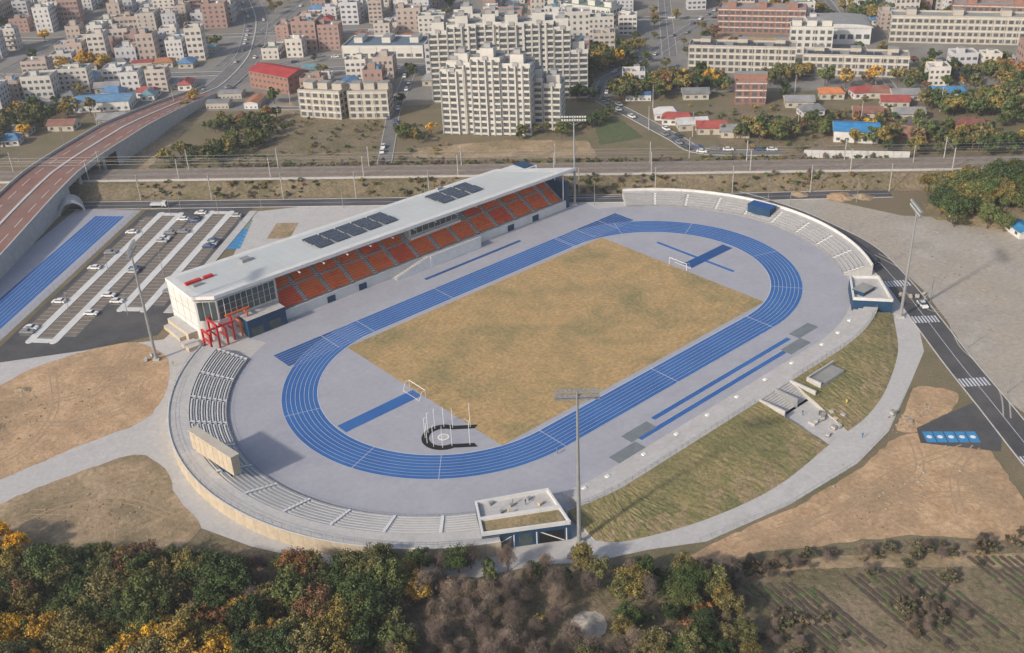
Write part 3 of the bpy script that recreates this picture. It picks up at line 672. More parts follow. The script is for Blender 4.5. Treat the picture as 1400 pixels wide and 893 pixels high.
for i in range(4,len(rr)-4,7): 
    d=Vector(rr[i+1])-Vector(rr[i]); n_=Vector((-d.y,d.x)).normalized()*5.5; inst(lampme,'street_lamp',(rr[i][0]+n_.x,rr[i][1]+n_.y,0),math.atan2(-n_.y,-n_.x))
for i in range(0,34,3): p=Ls[7][i]; inst(lampme,'street_lamp',(*p,zs[i]),0)
for s0 in range(-150,120,32): inst(lampme,'street_lamp',(*P(s0,92),0),math.atan2(NN[1],NN[0]))
for a in (0,28,56,80):
    for bb in (-156.5,-137): inst(lampme,'street_lamp',(*Q(a,bb),0),R.random()*6)
# ------------------------------------------------------------------ buildings
def wins(b,p0,p1,z0,floors,fh,bay=3.0,ww=1.7,wh=1.35,m='win',o=.05,sill=.9):
    a=Vector(p0);c=Vector(p1);L=(c-a).length
    if L<2: return
    d=(c-a)/L; n=Vector((d.y,-d.x)); k=max(1,int(L/bay)); st=L/k
    for f in range(floors):
        for i in range(k):
            t=st*(i+.5)-ww/2; p=a+d*t+n*o; q=p+d*ww; z=z0+f*fh+sill
            b.poly([(p.x,p.y,z),(q.x,q.y,z),(q.x,q.y,z+wh),(p.x,p.y,z+wh)],m)
def lowrise(R):
    b=MB(); w=R.uniform(10,17);d=R.uniform(9,13);fl=R.choice((2,3,4,4,5)); fh=3; h=fl*fh+.4
    rm=R.choice(('greenroof','greyroof','greyroof','greyroof','concrete'))
    q=[(-w/2,-d/2),(w/2,-d/2),(w/2,d/2),(-w/2,d/2)]
    b.prism(q,0,h,'wallobj',rm)
    for i in range(4):
        p,r=q[i],q[(i+1)%4]
        wins(b,p,r,0,fl,fh,R.choice((2.8,3.3)),R.choice((1.5,2.1)) if i%2==0 else 1.1,1.35)
    for (x0,x1,y0,y1) in ((-w/2,w/2,-d/2,-d/2+.25),(-w/2,w/2,d/2-.25,d/2),(-w/2,-w/2+.25,-d/2+.26,d/2-.26),(w/2-.25,w/2,-d/2+.26,d/2-.26)): b.box(x0,x1,y0,y1,h+.002,h+.9,'wallobj')
    sx=R.uniform(-w/2+2.5,w/2-2.5); b.box(sx-1.8,sx+1.8,-1,3,h,h+2.6,'wallobj','greyroof')
    if R.random()<.6: b.tube((sx*-.6,-d/4,h),(sx*-.6,-d/4,h+1.6),.9,n=10,m=R.choice(('bluebay','tan','white')))
    for _ in range(3): 
        u,v=R.uniform(-w/2+1,w/2-1.5),R.uniform(-d/2+1,d/2-1.5); b.box(u,u+1,v,v+.7,h+.001,h+.8,'steel')
    if R.random()<.5:
        for f in range(1,fl): b.box(-w/2+1,w/2-1,-d/2-1.1,-d/2-.06,f*fh,f*fh+1.0,'wallobj')
    return b.mesh('apartment_building')
def gable(R,w,d,h,rh,wall,hip=0,ov=.6):
    b=MB(); b.prism([(-w/2,-d/2),(w/2,-d/2),(w/2,d/2),(-w/2,d/2)],0,h-.01,wall)
    W,D=w/2+ov,d/2+ov; r=W-hip
    A=[(-W,-D,h),(W,-D,h),(W,D,h),(-W,D,h)];T=[(-r,0,h+rh),(r,0,h+rh)]
    b.poly([A[0],A[1],T[1],T[0]],'roofobj');b.poly([A[2],A[3],T[0],T[1]],'roofobj')
    b.poly([A[1],A[2],T[1]],'roofobj' if hip else wall); b.poly([A[3],A[0],T[0]],'roofobj' if hip else wall); b.poly(A[::-1],'greyroof')
    q=[(-w/2,-d/2),(w/2,-d/2),(w/2,d/2),(-w/2,d/2)]
    for i in range(4): wins(b,q[i],q[(i+1)%4],0,max(1,int(h/3)),3,3.2,1.5,1.2)
    b.box(-.6,.5,-d/2-.07,-d/2-.01,0,2.1,'rail')
    return b
R=random.Random(9)
LOW=[lowrise(R) for _ in range(22)]
HSE=[gable(R,R.uniform(9,14),R.uniform(7,9),3.0,R.uniform(1.6,2.4),R.choice(('cream','whitew','brick')),R.choice((0,2.5,3))).mesh('house') for _ in range(8)]
SHD=[gable(R,R.uniform(16,28),R.uniform(11,16),R.uniform(4.5,6),R.uniform(1.2,1.8),R.choice(('whitew','greyroof','cream')),0,.3).mesh('warehouse') for _ in range(6)]
WC=[(.52,.50,.47),(.58,.57,.56),(.48,.43,.39),(.47,.47,.49),(.60,.57,.53),(.42,.35,.31),(.50,.50,.53),(.55,.51,.47),(.34,.23,.20)]
RC=[(.10,.21,.37),(.08,.18,.34),(.32,.08,.07),(.25,.13,.10),(.26,.26,.27),(.19,.20,.21),(.5,.5,.5),(.38,.17,.09),(.13,.24,.28)]
def slab(name,p0,p1,depth,floors,wall,roof,fh=3.4,parent=None,solar=False,pent=True,bay=3.2):
    p0=Vector(p0);p1=Vector(p1);d=p1-p0;L=d.length;a=math.atan2(d.y,d.x); b=MB(); h=floors*fh+.3
    q=[(0,0),(L,0),(L,depth),(0,depth)]; b.prism(q,0,h,wall,roof)
    for i in range(4): wins(b,q[i],q[(i+1)%4],0,floors,fh,bay,bay*.72,1.8,sill=.9)
    for f in range(1,floors+1): b.box(-.12,L+.12,-.12,-.002,f*fh-.12,f*fh+.25,'whitew'); 
    t=0
    while t<L: b.box(t-.15,t+.15,-.2,-.003,0,h+.5,wall); t+=bay*2
    for (x0,x1,y0,y1) in ((0,L,.01,.3),(0,L,depth-.3,depth-.01),(0.01,.3,.31,depth-.31),(L-.3,L-.01,.31,depth-.31)): b.box(x0,x1,y0,y1,h+.002,h+.9,wall)
    if pent:
        for t in (.15,.5,.85): b.box(L*t-2.5,L*t+2.5,depth*.4,depth*.85,h,h+3,wall,'greyroof')
    if solar:
        for k in range(int(L/4)-1):
            if k%5==4: continue
            b.poly([(2+k*4,1.2,h+.5),(5.5+k*4,1.2,h+.5),(5.5+k*4,depth*.38,h+1.3),(2+k*4,depth*.38,h+1.3)],'solar')
    return b.obj(name,(p0.x,p0.y,0),a)
slab('school_building',(232,147),(262,103),12,4,'cream','greyroof',3.2,solar=True)
slab('school_building',(264,100),(292,58),12,3,'cream','greyroof',3.2,solar=True)
slab('school_building',(305,187),(332,146),14,4,'brick','greyroof',3.3)
slab('school_building',(346,101),(384,44),13,4,'cream','greyroof',3.4)
slab('school_building',(390,90),(425,30),13,4,'brick','greyroof',3.4)
slab('brick_house',(204,95),(213,84),11,3,'brick','greyroof',3.3)
slab('flats',(55,237),(66,218.5),12,4,'cream','greyroof',3.1)
slab('flats',(69,216),(82,202),12,4,'cream','greyroof',3.1)
slab('office_building',(268,277),(275,244),14,3,'aptw','greenroof',3.4)
slab('factory_hall',(129,313),(159,277),24,1,'aptw','slate',6,bay=5)
slab('office_building',(292,128),(305,110),12,4,'aptw','greyroof',3.4)
b=MB(); b.prism([(0,0),(34,0),(34,26),(0,26)],0,8.99,'whitew')
for i in range(10):
    a=math.pi*i/10;c=math.pi*(i+1)/10; f=lambda t:(17-18*math.cos(t),9+2.2*math.sin(t))
    b.poly([(f(a)[0],-.5,f(a)[1]),(f(c)[0],-.5,f(c)[1]),(f(c)[0],26.5,f(c)[1]),(f(a)[0],26.5,f(a)[1])],'greyroof'); b.poly([(f(a)[0],-.5,9),(f(c)[0],-.5,9),(f(c)[0],-.5,f(c)[1]),(f(a)[0],-.5,f(a)[1])],'whitew')
wins(b,(0,0),(34,0),2,1,5,4,3,2.5); b.obj('gymnasium',(315,133,0),math.atan2(-26,21))
def put(me,name,x,y,rz,col,sc=1): return inst(me,name,(x,y,0),rz,sc,col)
aE=math.atan2(E[1],E[0])
gable(R,29,15,9,2.0,'brick',0).obj('red_roof_building',(75,290,0),math.atan2(-26,6),color=(.38,.05,.05))
gable(R,18,13,5,1.6,'whitew',0).obj('blue_roof_warehouse',(200,28,0),math.atan2(-16,11),color=(.05,.24,.50))
gable(R,28,14,5,1.4,'whitew',0).obj('blue_roof_warehouse',(-4,328,0),math.atan2(-21,26),color=(.13,.26,.42))
gable(R,24,15,5,1.4,'whitew',0).obj('white_warehouse',(-30,398,0),math.atan2(-9,16),color=(.6,.6,.6))
gable(R,14,10,4,1.6,'whitew',2).obj('blue_roof_building',(275,27,0),math.atan2(-11,9),color=(.06,.23,.46))
gable(R,11,8,3,1.8,'cream',2.5).obj('orange_roof_house',(242,68,0),math.atan2(-8,7),color=(.55,.20,.08))
gable(R,13,9,6,1.8,'brick',2.5).obj('dark_roof_house',(219,10,0),math.atan2(-11,4),color=(.10,.09,.09))
gable(R,12,9,6,1.8,'brick',2.5).obj('dark_roof_house',(233,-6,0),math.atan2(-11,4),color=(.20,.08,.07))
gable(R,9,6,2.6,.8,'whitew',0).obj('blue_roof_building',(153,-66,0),1.0,color=(.05,.24,.46))
gable(R,7,4,2.6,.5,'whitew',0).obj('site_cabin',(150,-44,0),.9,color=(.1,.35,.12))
for x,y,c in ((168,106,6),(166,97,2),(165,88,6),(166,78,2),(170,68,4),(222,72,4),(214,60,5),(258,52,3),(250,40,2),(262,42,4),(228,40,3),(238,26,4),(-50,318,4),(-60,308,0),(-32,310,3),(-75,330,8),(252,58,2),(20,330,2),(36,336,4),(100,300,8),(-12,300,4),(8,345,0)):
    put(R.choice(HSE),'house',x,y,aE+R.uniform(-.2,.2),RC[c])
b=MB(); 
for i in range(13):
    p=lerp((166,30),(192,-2),i/13);q_=lerp((166,30),(192,-2),(i+.97)/13); b.prism([p,q_,(q_[0]+.3,q_[1]+.2),(p[0]+.3,p[1]+.2)],0,3.2,'whitew')
b.obj('boundary_wall')
def tower(name,cx,cy,dirv,secs,depth,roofbox=True):
    a=math.atan2(dirv[1],dirv[0]); b=MB(); tot=sum(s[0] for s in secs); x=-tot/2
    for L,h,off in secs:
        fh=2.75; fl=int(h/fh); h=fl*fh+.6; y0=off
        b.prism([(x,y0),(x+L,y0),(x+L,y0+depth),(x,y0+depth)],0,h,'aptw','greyroof')
        nb=max(2,round(L/3.6)); st=L/nb
        for i in range(nb):
            xa=x+st*i
            for f in range(fl):
                z=f*fh+.3
                if i%3==2:
                    b.box(xa+st*.3,xa+st*.7,y0-.06,y0-.004,z+.9,z+2.1,'win')
                else:
                    b.box(xa+.35,xa+st-.35,y0-.9,y0-.004,z,z+.95,'aptw'); b.poly([(xa+.4,y0-.7,z+.95),(xa+st-.4,y0-.7,z+.95),(xa+st-.4,y0-.7,z+2.35),(xa+.4,y0-.7,z+2.35)],'win')
                    for sx in (xa+.36,xa+st-.5): b.box(sx,sx+.14,y0-.86,y0-.01,z+.951,z+2.5,'aptw')
            b.box(xa-.25,xa+.25,y0-1.1,y0-.002,0,h+.3,'aptg' if i%3==0 else 'aptw')
        for s_ in (0,1):
            xx=x+L*s_+(.05 if s_ else -.05)
            for f in range(fl):
                z=f*fh+1.2
                for yy in (depth*.2,depth*.5,depth*.78):
                    q=[(xx,y0+yy,z),(xx,y0+yy+1.3,z),(xx,y0+yy+1.3,z+1.2),(xx,y0+yy,z+1.2)]; b.poly(q if s_ else q[::-1],'win')
        wins(b,(x+L,y0+depth),(x,y0+depth),0,fl,fh,3.4,1.8,1.3)
        for (u0,u1,v0,v1) in ((x,x+L,y0,y0+.3),(x,x+L,y0+depth-.3,y0+depth)): b.box(u0,u1,v0,v1,h+.002,h+1.2,'aptw')
        b.box(x+L/2-3,x+L/2+3,y0+depth*.3,y0+depth*.8,h,h+4.2,'aptw','greyroof'); b.box(x+L/2-1.5,x+L/2+1.5,y0+depth*.4,y0+depth*.7,h+4.2,h+6,'aptg','greyroof')
        b.box(x+L/2-1.2,x+L/2+1.2,y0-.5,y0,h,h+1.8,'aptg')
        x+=L
    return b.obj(name,(cx,cy,0),a)
tower('apartment_tower',88,160,(.6,-.8),[(11,27.5,2)],11)
tower('apartment_tower',99,148,(.6,-.8),[(11,30.5,1.5),(13,33,0),(13,30.5,.8)],12)
tower('apartment_tower',119,135,(.6,-.8),[(8,22,0),(8,19.5,1)],11)
tower('apartment_tower',124,194,(.75,-.66),[(9,33,1),(14,36,0),(12,36,1.5)],12)
tower('apartment_tower',148,171,(.75,-.66),[(12,36,0),(14,36,1.5),(8,33,0)],12)
tower('apartment_tower',163,157,(.75,-.66),[(9,24.5,0)],11)
tower('apartment_tower',150,215,(.75,-.66),[(14,34,0),(12,32,1)],12)
def near_road(x,y,rad):
    for l,w in RD:
        for i in range(len(l)-1):
            ax,ay=l[i];bx,by=l[i+1];dx,dy=bx-ax,by-ay;LL=dx*dx+dy*dy
            t=max(0,min(1,((x-ax)*dx+(y-ay)*dy)/LL)); 
            if math.hypot(x-ax-t*dx,y-ay-t*dy)<w/2+rad: return True
    return False
RES=[(247,125,32),(278,80,32),(318,168,30),(365,75,40),(410,60,40),(330,115,26),(110,165,48),(145,185,48),(145,295,34),(75,290,22),(66,222,24),(275,262,24),(-4,328,22),(-30,398,18),(209,90,14),(285,120,20),(275,27,14),(242,68,12),(170,215,30)]
tre=[]
R=random.Random(5)
for si in range(-38,30):
    for ni in range(0,31):
        s0=si*14.6+R.uniform(-2,2); n0=226+ni*15.6+R.uniform(-2,2)
        x,y=P(s0,n0)
        if any(math.hypot(x-a,y-c)<r for a,c,r in RES): continue
        right=s0>20
        dens=.98 if (not right and n0>285) else (.8 if not right else .5)
        if right and n0>350: dens=.9
        if R.random()>dens:
            tre.append((x+R.uniform(-4,4),y+R.uniform(-4,4))); 
            if R.random()<.7: tre.append((x+R.uniform(-7,7),y+R.uniform(-7,7)))
            continue
        if near_road(x,y,6.8): 
            if R.random()<.25 and not near_road(x,y,2): tre.append((x,y))
            continue
        rz_=aE+(.12 if s0<-190 else 0)+R.choice((0,math.pi/2,math.pi))+R.uniform(-.05,.05)
        k=R.random(); ptall=.84 if (n0>305 and not right) else .5
        if k<ptall: put(R.choice(LOW),'apartment_building',x,y,rz_,R.choice(WC),(lambda q:(q,q,q*R.uniform(.85,1.25)))(R.uniform(.82,1.0)))
        elif k<ptall+.4*(1-ptall): put(R.choice(SHD),'warehouse',x,y,rz_,R.choice(RC),.58)
        else: put(R.choice(HSE),'house',x,y,rz_,R.choice(RC))
# ------------------------------------------------------------------ fields behind railway
def sh(n,p,z,m): return sheet(n,p,z,m,0,.6)
sh('fallow_field',[(8,200),(30,228),(44,232),(52,233),(80,201),(60,174),(44,158)],.03,'scrub')
sh('bare_ground',[(50,236),(66,262),(46,262),(20,232),(28,225)],.04,'soil2')
sh('fallow_field',[(57,150),(64,160),(100,137),(122,110),(110,92)],.03,'soil2')
sh('vegetable_field',[(144,128),(153,120),(141,95),(122,103)],.06,'crop')
sh('fallow_field',[(150,60),(190,95),(232,60),(205,20),(170,32)],.03,'scrub')
sh('bare_ground',[(-60,214),(-25,258),(5,280),(22,276),(-10,245),(-38,215)],.05,'soil2')
sh('school_yard',[(262,170),(296,188),(322,146),(290,125)],.06,'soil')
b=MB(); cs,cn=190,84; gr=24
def hz(x,y):
    dx=(x*E[0]+y*E[1]-cs)/62; dn=(x*NN[0]+y*NN[1]-cn)/24; r=dx*dx+dn*dn
    return 7*max(0,1-r)**.8 + (math.sin(x*.3)+math.cos(y*.37))*.25*max(0,1-r)
G=[[None]*(gr+1) for _ in range(gr+1)]
for i in range(gr+1):
    for j in range(gr+1):
        x,y=P(cs-62+124*i/gr,cn-24+48*j/gr); G[i][j]=(x,y,hz(x,y)+.01 if hz(x,y)>0 else -.3)
for i in range(gr):
    for j in range(gr): b.poly([G[i][j],G[i+1][j],G[i+1][j+1],G[i][j+1]],'scrub')
b.obj('hill')
b=MB(); R=random.Random(2)
for k in range(2):
    for i in range(60):
        s0=-2600+i*90; n0=1900+k*500
        h=[(80+130*abs(math.sin(j*.21+k*2))+50*math.sin(j*.57+k)) for j in (i,i+1)]
        b.poly([(*P(s0,n0-350),-1),(*P(s0+90,n0-350),-1),(*P(s0+90,n0),max(5,h[1])),(*P(s0,n0),max(5,h[0]))],'scrub')
        b.poly([(*P(s0,n0),max(5,h[0])),(*P(s0+90,n0),max(5,h[1])),(*P(s0+90,n0+350),-1),(*P(s0,n0+350),-1)],'scrub')
b.obj('distant_hills')
# ------------------------------------------------------------------ trees
def treemesh(name,h,R_,nc,nl,leaf,seed,kind='round'):
    r=np.random.default_rng(seed); b=MB(); RR=random.Random(seed)
    th=h*.38; b.tube((0,0,-.3),(RR.uniform(-.2,.2),RR.uniform(-.2,.2),th),h*.028,h*.018,6,'bark')
    cl=[]
    for i in range(nc):
        u=r.uniform(-1,1,3)
        while (u**2).sum()>1: u=r.uniform(-1,1,3)
        zc=th+(h-th)*(.5+.47*u[2]); taper=1.0 if kind=='round' else max(.15,1-(zc-th)/(h-th)*.9)
        cl.append((float(u[0]*R_*.85*taper),float(u[1]*R_*.85*taper),float(zc),float(r.uniform(.14,.30)*R_*(1 if kind=='round' else .8))))
    for c in cl[:7]: b.tube((0,0,float(th*r.uniform(.6,1))),c[:3],h*.012,h*.004,4,'bark')
    per=nl//nc
    V=[];F=[]
    if kind=='bare':
        for c in cl:
            for _ in range(per):
                d=r.normal(size=3); d[2]=abs(d[2])+.3; d/=np.linalg.norm(d); st=np.array(c[:3])+r.normal(size=3)*c[3]*.8; L=r.uniform(.6,1.6)*leaf*5
                sd=np.cross(d,r.normal(size=3)); sd/=np.linalg.norm(sd); k=len(V); V+= [tuple(st-sd*leaf*.25),tuple(st+sd*leaf*.25),tuple(st+d*L)]; F.append((k,k+1,k+2))
    else:
        for c in cl:
            d=r.normal(size=(per,3)); d/=np.linalg.norm(d,axis=1)[:,None]; pos=np.array(c[:3])+d*c[3]*r.uniform(.5,1.25,(per,1))*np.array([1.15,1.15,.85])
            a=np.cross(d+r.normal(size=(per,3))*.6,r.normal(size=(per,3))); a/=np.linalg.norm(a,axis=1)[:,None]; n=d+r.normal(size=(per,3))*.5; bb=np.cross(n,a); bb/=np.linalg.norm(bb,axis=1)[:,None]
            sz=leaf*r.uniform(.6,1.3,(per,1)); a=a*sz; bb=bb*sz*.8
            for i in range(per):
                k=len(V); V+= [tuple(pos[i]-a[i]),tuple(pos[i]+bb[i]),tuple(pos[i]+a[i]),tuple(pos[i]-bb[i])]; F.append((k,k+1,k+2,k+3))
    k0=len(b.v); b.v+=V; mi=b.k('twig' if kind=='bare' else 'leaf')
    for f in F: b.f.append(tuple(k0+i for i in f)); b.mi.append(mi)
    return b.mesh(name)
BT=[treemesh('tree',9,3.7+.35*i,34,5000,.21,30+i) for i in range(6)]
CT=[treemesh('conifer',10,2.4,26,3200,.2,50+i,'cone') for i in range(2)]
BR=[treemesh('bare_tree',7,3.8,34,4200,.13,60+i,'bare') for i in range(3)]
MT=[treemesh('tree',8,3.8,18,1000,.42,70+i) for i in range(5)]
SH=[treemesh('shrub',2.2,1.8,9,420,.26,80+i) for i in range(3)]
GR=[(.058,.085,.03),(.075,.10,.036),(.05,.072,.03),(.10,.12,.042),(.12,.12,.05)]
OL=[(.17,.14,.05),(.21,.165,.05),(.15,.13,.055)]
YE=[(.50,.30,.035),(.40,.24,.04),(.32,.21,.05)]
RU=[(.24,.12,.05),(.18,.10,.055),(.15,.10,.06)]
BB=[(.19,.15,.13),(.23,.18,.15),(.17,.14,.115),(.25,.195,.15)]
R=random.Random(77)
def pal(g=.6,o=.25,y=.08): 
    k=R.random(); return R.choice(GR) if k<g else R.choice(OL) if k<g+o else R.choice(YE) if k<g+o+y else R.choice(RU)
def tr(me,name,x,y,sc,col,z=0):
    j=R.uniform(.85,1.2); inst(me,name,(x,y,z),R.uniform(0,6.28),(sc*R.uniform(.9,1.1),sc*R.uniform(.9,1.1),sc*R.uniform(.85,1.15)),tuple(c*j for c in col))
dirc=Vector((-.64,-.77)); du=Vector((.69,-.72))
for q in np.arange(-34,163,4.0):
    for off in np.arange(12,60,4.4):
        base=Vector((-157,23))+du*float(q)
        sag=float(np.interp(q,[-34,0,54,104,150,163],[4,0,3,0,0,0]))
        p=base+dirc*(float(off)+sag)+Vector((R.uniform(-1.8,1.8),R.uniform(-1.8,1.8)))
        if math.hypot(p.x+81,p.y+93)<6.5: continue
        u=q+R.uniform(-5,5)
        if 97<u<134 and off>13:
            if R.random()<.8: tr(R.choice(BR),'bare_tree',p.x,p.y,R.uniform(.55,1.0),R.choice(BB))
            elif R.random()<.7: tr(R.choice(SH),'shrub',p.x,p.y,R.uniform(.8,1.6),pal())
        elif u<=97:
            sc=R.uniform(.68,1.12)*(.78 if off<14 else 1)
            if 20<u<62 and off>32: c=R.choice(YE+YE+OL+GR[3:])
            elif 38<u<80: c=pal(.42,.36,.12)
            else: c=pal(.62,.28,.06)
            k=R.random()
            if k<.10: tr(R.choice(BR),'bare_tree',p.x,p.y,sc*.9,R.choice(BB))
            elif k<.17: tr(R.choice(CT),'conifer',p.x,p.y,sc,R.choice(GR))
            else: tr(R.choice(BT),'tree',p.x,p.y,sc,c)
        else:
            k=R.random()
            if k<.62: tr(R.choice(BT),'tree',p.x,p.y,R.uniform(.5,.85),pal(.66,.3,.0))
            elif k<.85: tr(R.choice(BR),'bare_tree',p.x,p.y,R.uniform(.6,.9),R.choice(BB))
            else: tr(R.choice(SH),'shrub',p.x,p.y,R.uniform(.8,1.4),pal(.6,.35,0))
for x,y,s_ in ((-160,12,1.0),(-164,17,1.0),(-157,8,.75)): inst(BT[1],'ginkgo_tree',(x,y,0),1,s_,(.68,.38,.03))
for _ in range(420):
    x,y=R.choice([(-42,-104),(-33,-109),(-22,-117),(-12,-124),(-3,-134),(-58,-122),(-62,-108),(-30,-136),(-50,-100)]); p=(x+R.gauss(0,4.5),y+R.gauss(0,3.2))
    if p[1]>-99-.72*(p[0]+50) : continue
    c=R.choice([(.10,.085,.055),(.085,.085,.045),(.14,.11,.07),(.075,.07,.045)])
    if R.random()<.4: tr(R.choice(BR),'bare_shrub',p[0],p[1],R.uniform(.18,.42),R.choice(BB))
    else: tr(R.choice(SH),'shrub',p[0],p[1],R.uniform(.3,1.0),c)
def cluster(pts,rad,n,palette=(.6,.25,.08),sc=(.7,1.2),z=None):
    for _ in range(n):
        i=R.randrange(max(1,len(pts)-1)); a=pts[i];c=pts[min(i+1,len(pts)-1)]; t=R.random()
        x=a[0]+(c[0]-a[0])*t+R.gauss(0,rad);y=a[1]+(c[1]-a[1])*t+R.gauss(0,rad*.7)
        n0=x*NN[0]+y*NN[1]
        if 90<n0<137 and z is None: continue
        if near_road(x,y,1.5): continue
        if any(math.hypot(x-a_,y-c_)<r_*.6 for a_,c_,r_ in RES): continue
        tr(R.choice(MT),'tree',x,y,R.uniform(*sc),pal(*palette),z(x,y) if z else 0)
cluster([(-56,330),(-15,340)],12,55,(.6,.3,.05)); cluster([(-80,300),(-60,330)],10,30,(.6,.3,.05))
cluster([(-18,228),(7,212),(30,232)],6,60,(.7,.25,.03),(.5,.9)); cluster([(43,240),(20,250)],6,30,(.7,.2,.05),(.5,.9))
cluster([(62,178),(82,160),(100,140),(125,122),(150,128)],3.5,55,(.6,.28,.08),(.4,.85))
cluster([(168,150),(187,137),(215,128),(236,118)],8,110,(.65,.25,.07)); cluster([(194,168),(215,190),(240,205)],9,80,(.6,.3,.05))
cluster([(236,118),(262,85),(290,45)],6,50,(.5,.3,.12)); cluster([(304,38),(330,10),(300,0)],11,80,(.3,.25,.05))
cluster([(180,60),(200,45),(215,30)],8,40,(.5,.35,.05),(.4,.8)); cluster([(26,401),(10,420)],4,8,(0,0,1),(.9,1.2))
cluster([(178,50),(168,62)],4,14); cluster([(250,20),(285,0),(262,-15)],10,70,(.6,.3,.05)); cluster([(340,190),(380,150),(400,110)],12,90,(.6,.3,.05))
for _ in range(230):
    s0=R.uniform(132,248);n0=R.gauss(86,10); x,y=P(s0,n0); tr(R.choice(BT),'tree',x,y,R.uniform(.7,1.25),pal(.64,.28,.04),hz(x,y)-.3)
for _ in range(120):
    s0=R.uniform(118,260);n0=R.uniform(138,165); x,y=P(s0,n0); tr(R.choice(MT),'tree',x,y,R.uniform(.6,1.1),pal(.65,.28,.03))
for _ in range(900):
    s0=R.uniform(-175,128); low=R.random()<.6; n0=R.uniform(102.5,111.5) if low else R.uniform(128,142)
    if low and math.sin(s0*.09)+.6*math.sin(s0*.23+1)<R.uniform(-1.2,.9): continue
    x,y=P(s0,n0); z=.3+max(0,(n0-104)*.45) if n0<115 else max(0,(136-n0)*.44)
    if R.random()<.25: tr(R.choice(BR),'bare_shrub',x,y,R.uniform(.15,.4),R.choice(BB),z-.2)
    else: tr(R.choice(SH),'shrub',x,y,R.uniform(.25,.85),pal(.5,.42,.0),z-.2)
for x,y in tre: tr(R.choice(MT),'tree',x,y,R.uniform(.5,1.0),pal(.55,.27,.08))
for _ in range(200):
    x=R.uniform(0,85);y=R.uniform(145,240)
    if x*NN[0]+y*NN[1]>138 and not near_road(x,y,1) and not any(math.hypot(x-a_,y-c_)<r_*.55 for a_,c_,r_ in RES): tr(R.choice(SH),'shrub',x,y,R.uniform(.2,.9),pal(.5,.45,.0))
for _ in range(140):
    x,y=R.choice([(205,60),(180,45),(190,80),(220,40),(240,50)]);x+=R.gauss(0,12);y+=R.gauss(0,12)
    if not near_road(x,y,1): tr(R.choice(SH),'shrub',x,y,R.uniform(.3,1.1),pal(.5,.42,.02))
# ------------------------------------------------------------------ people
def person():
    V=[(0,0,.95),(0,0,1.2),(0,0,1.42),(0,0,1.52),(0,.01,1.66),(-.1,0,.9),(-.11,.03,.5),(-.11,-.02,.06),(-.11,.12,.03),(.1,0,.9),(.12,.1,.5),(.12,.02,.06),(.12,.16,.03),(-.19,0,1.4),(-.25,.02,1.12),(-.22,.16,.92),(.19,0,1.4),(.26,.0,1.12),(.24,.12,.9)]
    Ed=[(0,1),(1,2),(2,3),(3,4),(0,5),(5,6),(6,7),(7,8),(0,9),(9,10),(10,11),(11,12),(2,13),(13,14),(14,15),(2,16),(16,17),(17,18)]
    rad=[.15,.14,.14,.06,.1,.09,.065,.05,.04,.09,.065,.05,.04,.065,.045,.035,.065,.045,.035]
    me=bpy.data.meshes.new('p'); me.from_pydata(V,Ed,[]); o=bpy.data.objects.new('p',me); COL.objects.link(o)
    o.modifiers.new('s','SKIN')
    for i,v in enumerate(me.skin_vertices[0].data): v.radius=(rad[i],rad[i]); v.use_root=(i==0)
    o.modifiers.new('u','SUBSURF').levels=1
    dg=bpy.context.evaluated_depsgraph_get(); m2=bpy.data.meshes.new_from_object(o.evaluated_get(dg)); bpy.data.objects.remove(o)
    m2.materials.append(M['cloth']); m2.materials.append(M['skin'])
    for p in m2.polygons: p.material_index=1 if (p.center.z>1.5 or (abs(p.center.x)>.2 and p.center.z<.96)) else 0
    return m2
try:
    PM=person()
    for x,y,z in ((-70,-58,4.22),(-68,-60,4.22),(-73,-60,4.22),(10,-79,.05),(13,-82,.05),(22,-84,.05),(-46,-47,.1),(12,-95,.05),(-95,62,.1),(85,-70,.1)):
        inst(PM,'person',(x,y,z),R.uniform(0,6),1,R.choice([(.05,.06,.1),(.5,.45,.1),(.3,.3,.3),(.1,.2,.3)]))
except Exception as e: print('person',e)
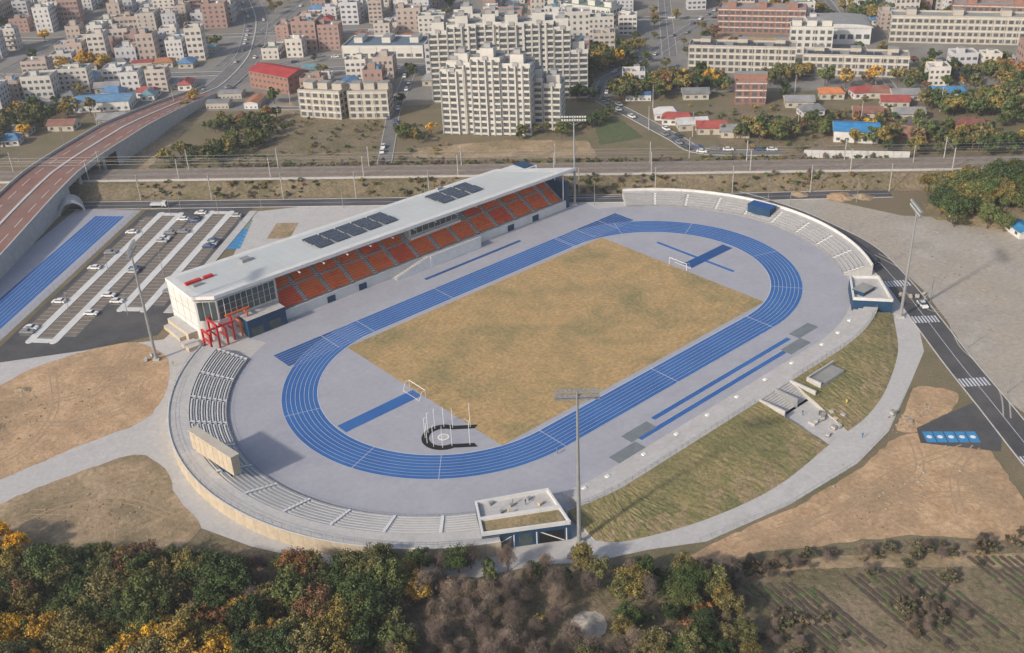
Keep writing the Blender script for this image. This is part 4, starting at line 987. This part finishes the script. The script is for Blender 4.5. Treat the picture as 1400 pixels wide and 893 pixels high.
# ------------------------------------------------------------------ haze, light, world, camera
b=MB(); b.box(-1500,2000,-1500,2000,-.5,120,'white'); hb=b.obj('atmospheric_haze')
hm=bpy.data.materials.new('haze_volume'); hm.use_nodes=True; hn=hm.node_tree; hn.nodes.clear()
ho=hn.nodes.new('ShaderNodeOutputMaterial'); hv=hn.nodes.new('ShaderNodeVolumeScatter'); hv.inputs['Color'].default_value=(.88,.92,1,1); hv.inputs['Density'].default_value=.00021; hv.inputs['Anisotropy'].default_value=.1
hn.links.new(hv.outputs[0],ho.inputs['Volume']); hb.data.materials.clear(); hb.data.materials.append(hm)
SD=Vector((-.92,.02,0)).normalized()*math.cos(math.radians(30)); SD.z=math.sin(math.radians(30))
sun=bpy.data.lights.new('sun','SUN'); sun.energy=3.5; sun.angle=math.radians(2.5); sun.color=(1,.90,.77)
so=bpy.data.objects.new('sun',sun); COL.objects.link(so); so.rotation_euler=(-SD).to_track_quat('-Z','Y').to_euler()
w=bpy.data.worlds.new('World'); scene.world=w; w.use_nodes=True; nt=w.node_tree
sk=nt.nodes.new('ShaderNodeTexSky'); sk.sky_type='NISHITA'; sk.sun_disc=False; sk.sun_elevation=math.radians(30); sk.sun_rotation=math.atan2(SD.x,SD.y); sk.dust_density=3; sk.air_density=1.0
bg=nt.nodes['Background']; nt.links.new(sk.outputs[0],bg.inputs[0]); bg.inputs[1].default_value=.15
yaw,pit,rol,f=.87099,.50743,-.04836,1440.11
F=Vector((math.cos(pit)*math.cos(yaw),math.cos(pit)*math.sin(yaw),-math.sin(pit))); Rv=Vector((math.sin(yaw),-math.cos(yaw),0)); U=Rv.cross(F)
R2=Rv*math.cos(rol)+U*math.sin(rol); U2=-Rv*math.sin(rol)+U*math.cos(rol)
cd=bpy.data.cameras.new('camera'); co=bpy.data.objects.new('camera',cd); COL.objects.link(co)
co.matrix_world=Matrix([[R2.x,U2.x,-F.x,-189.036],[R2.y,U2.y,-F.y,-202.078],[R2.z,U2.z,-F.z,153.665],[0,0,0,1]])
cd.sensor_width=36; cd.lens=f/1400*36; cd.clip_end=9000; cd.clip_start=1
scene.camera=co
scene.view_settings.view_transform='Standard'; scene.view_settings.look='None'; scene.view_settings.exposure=0
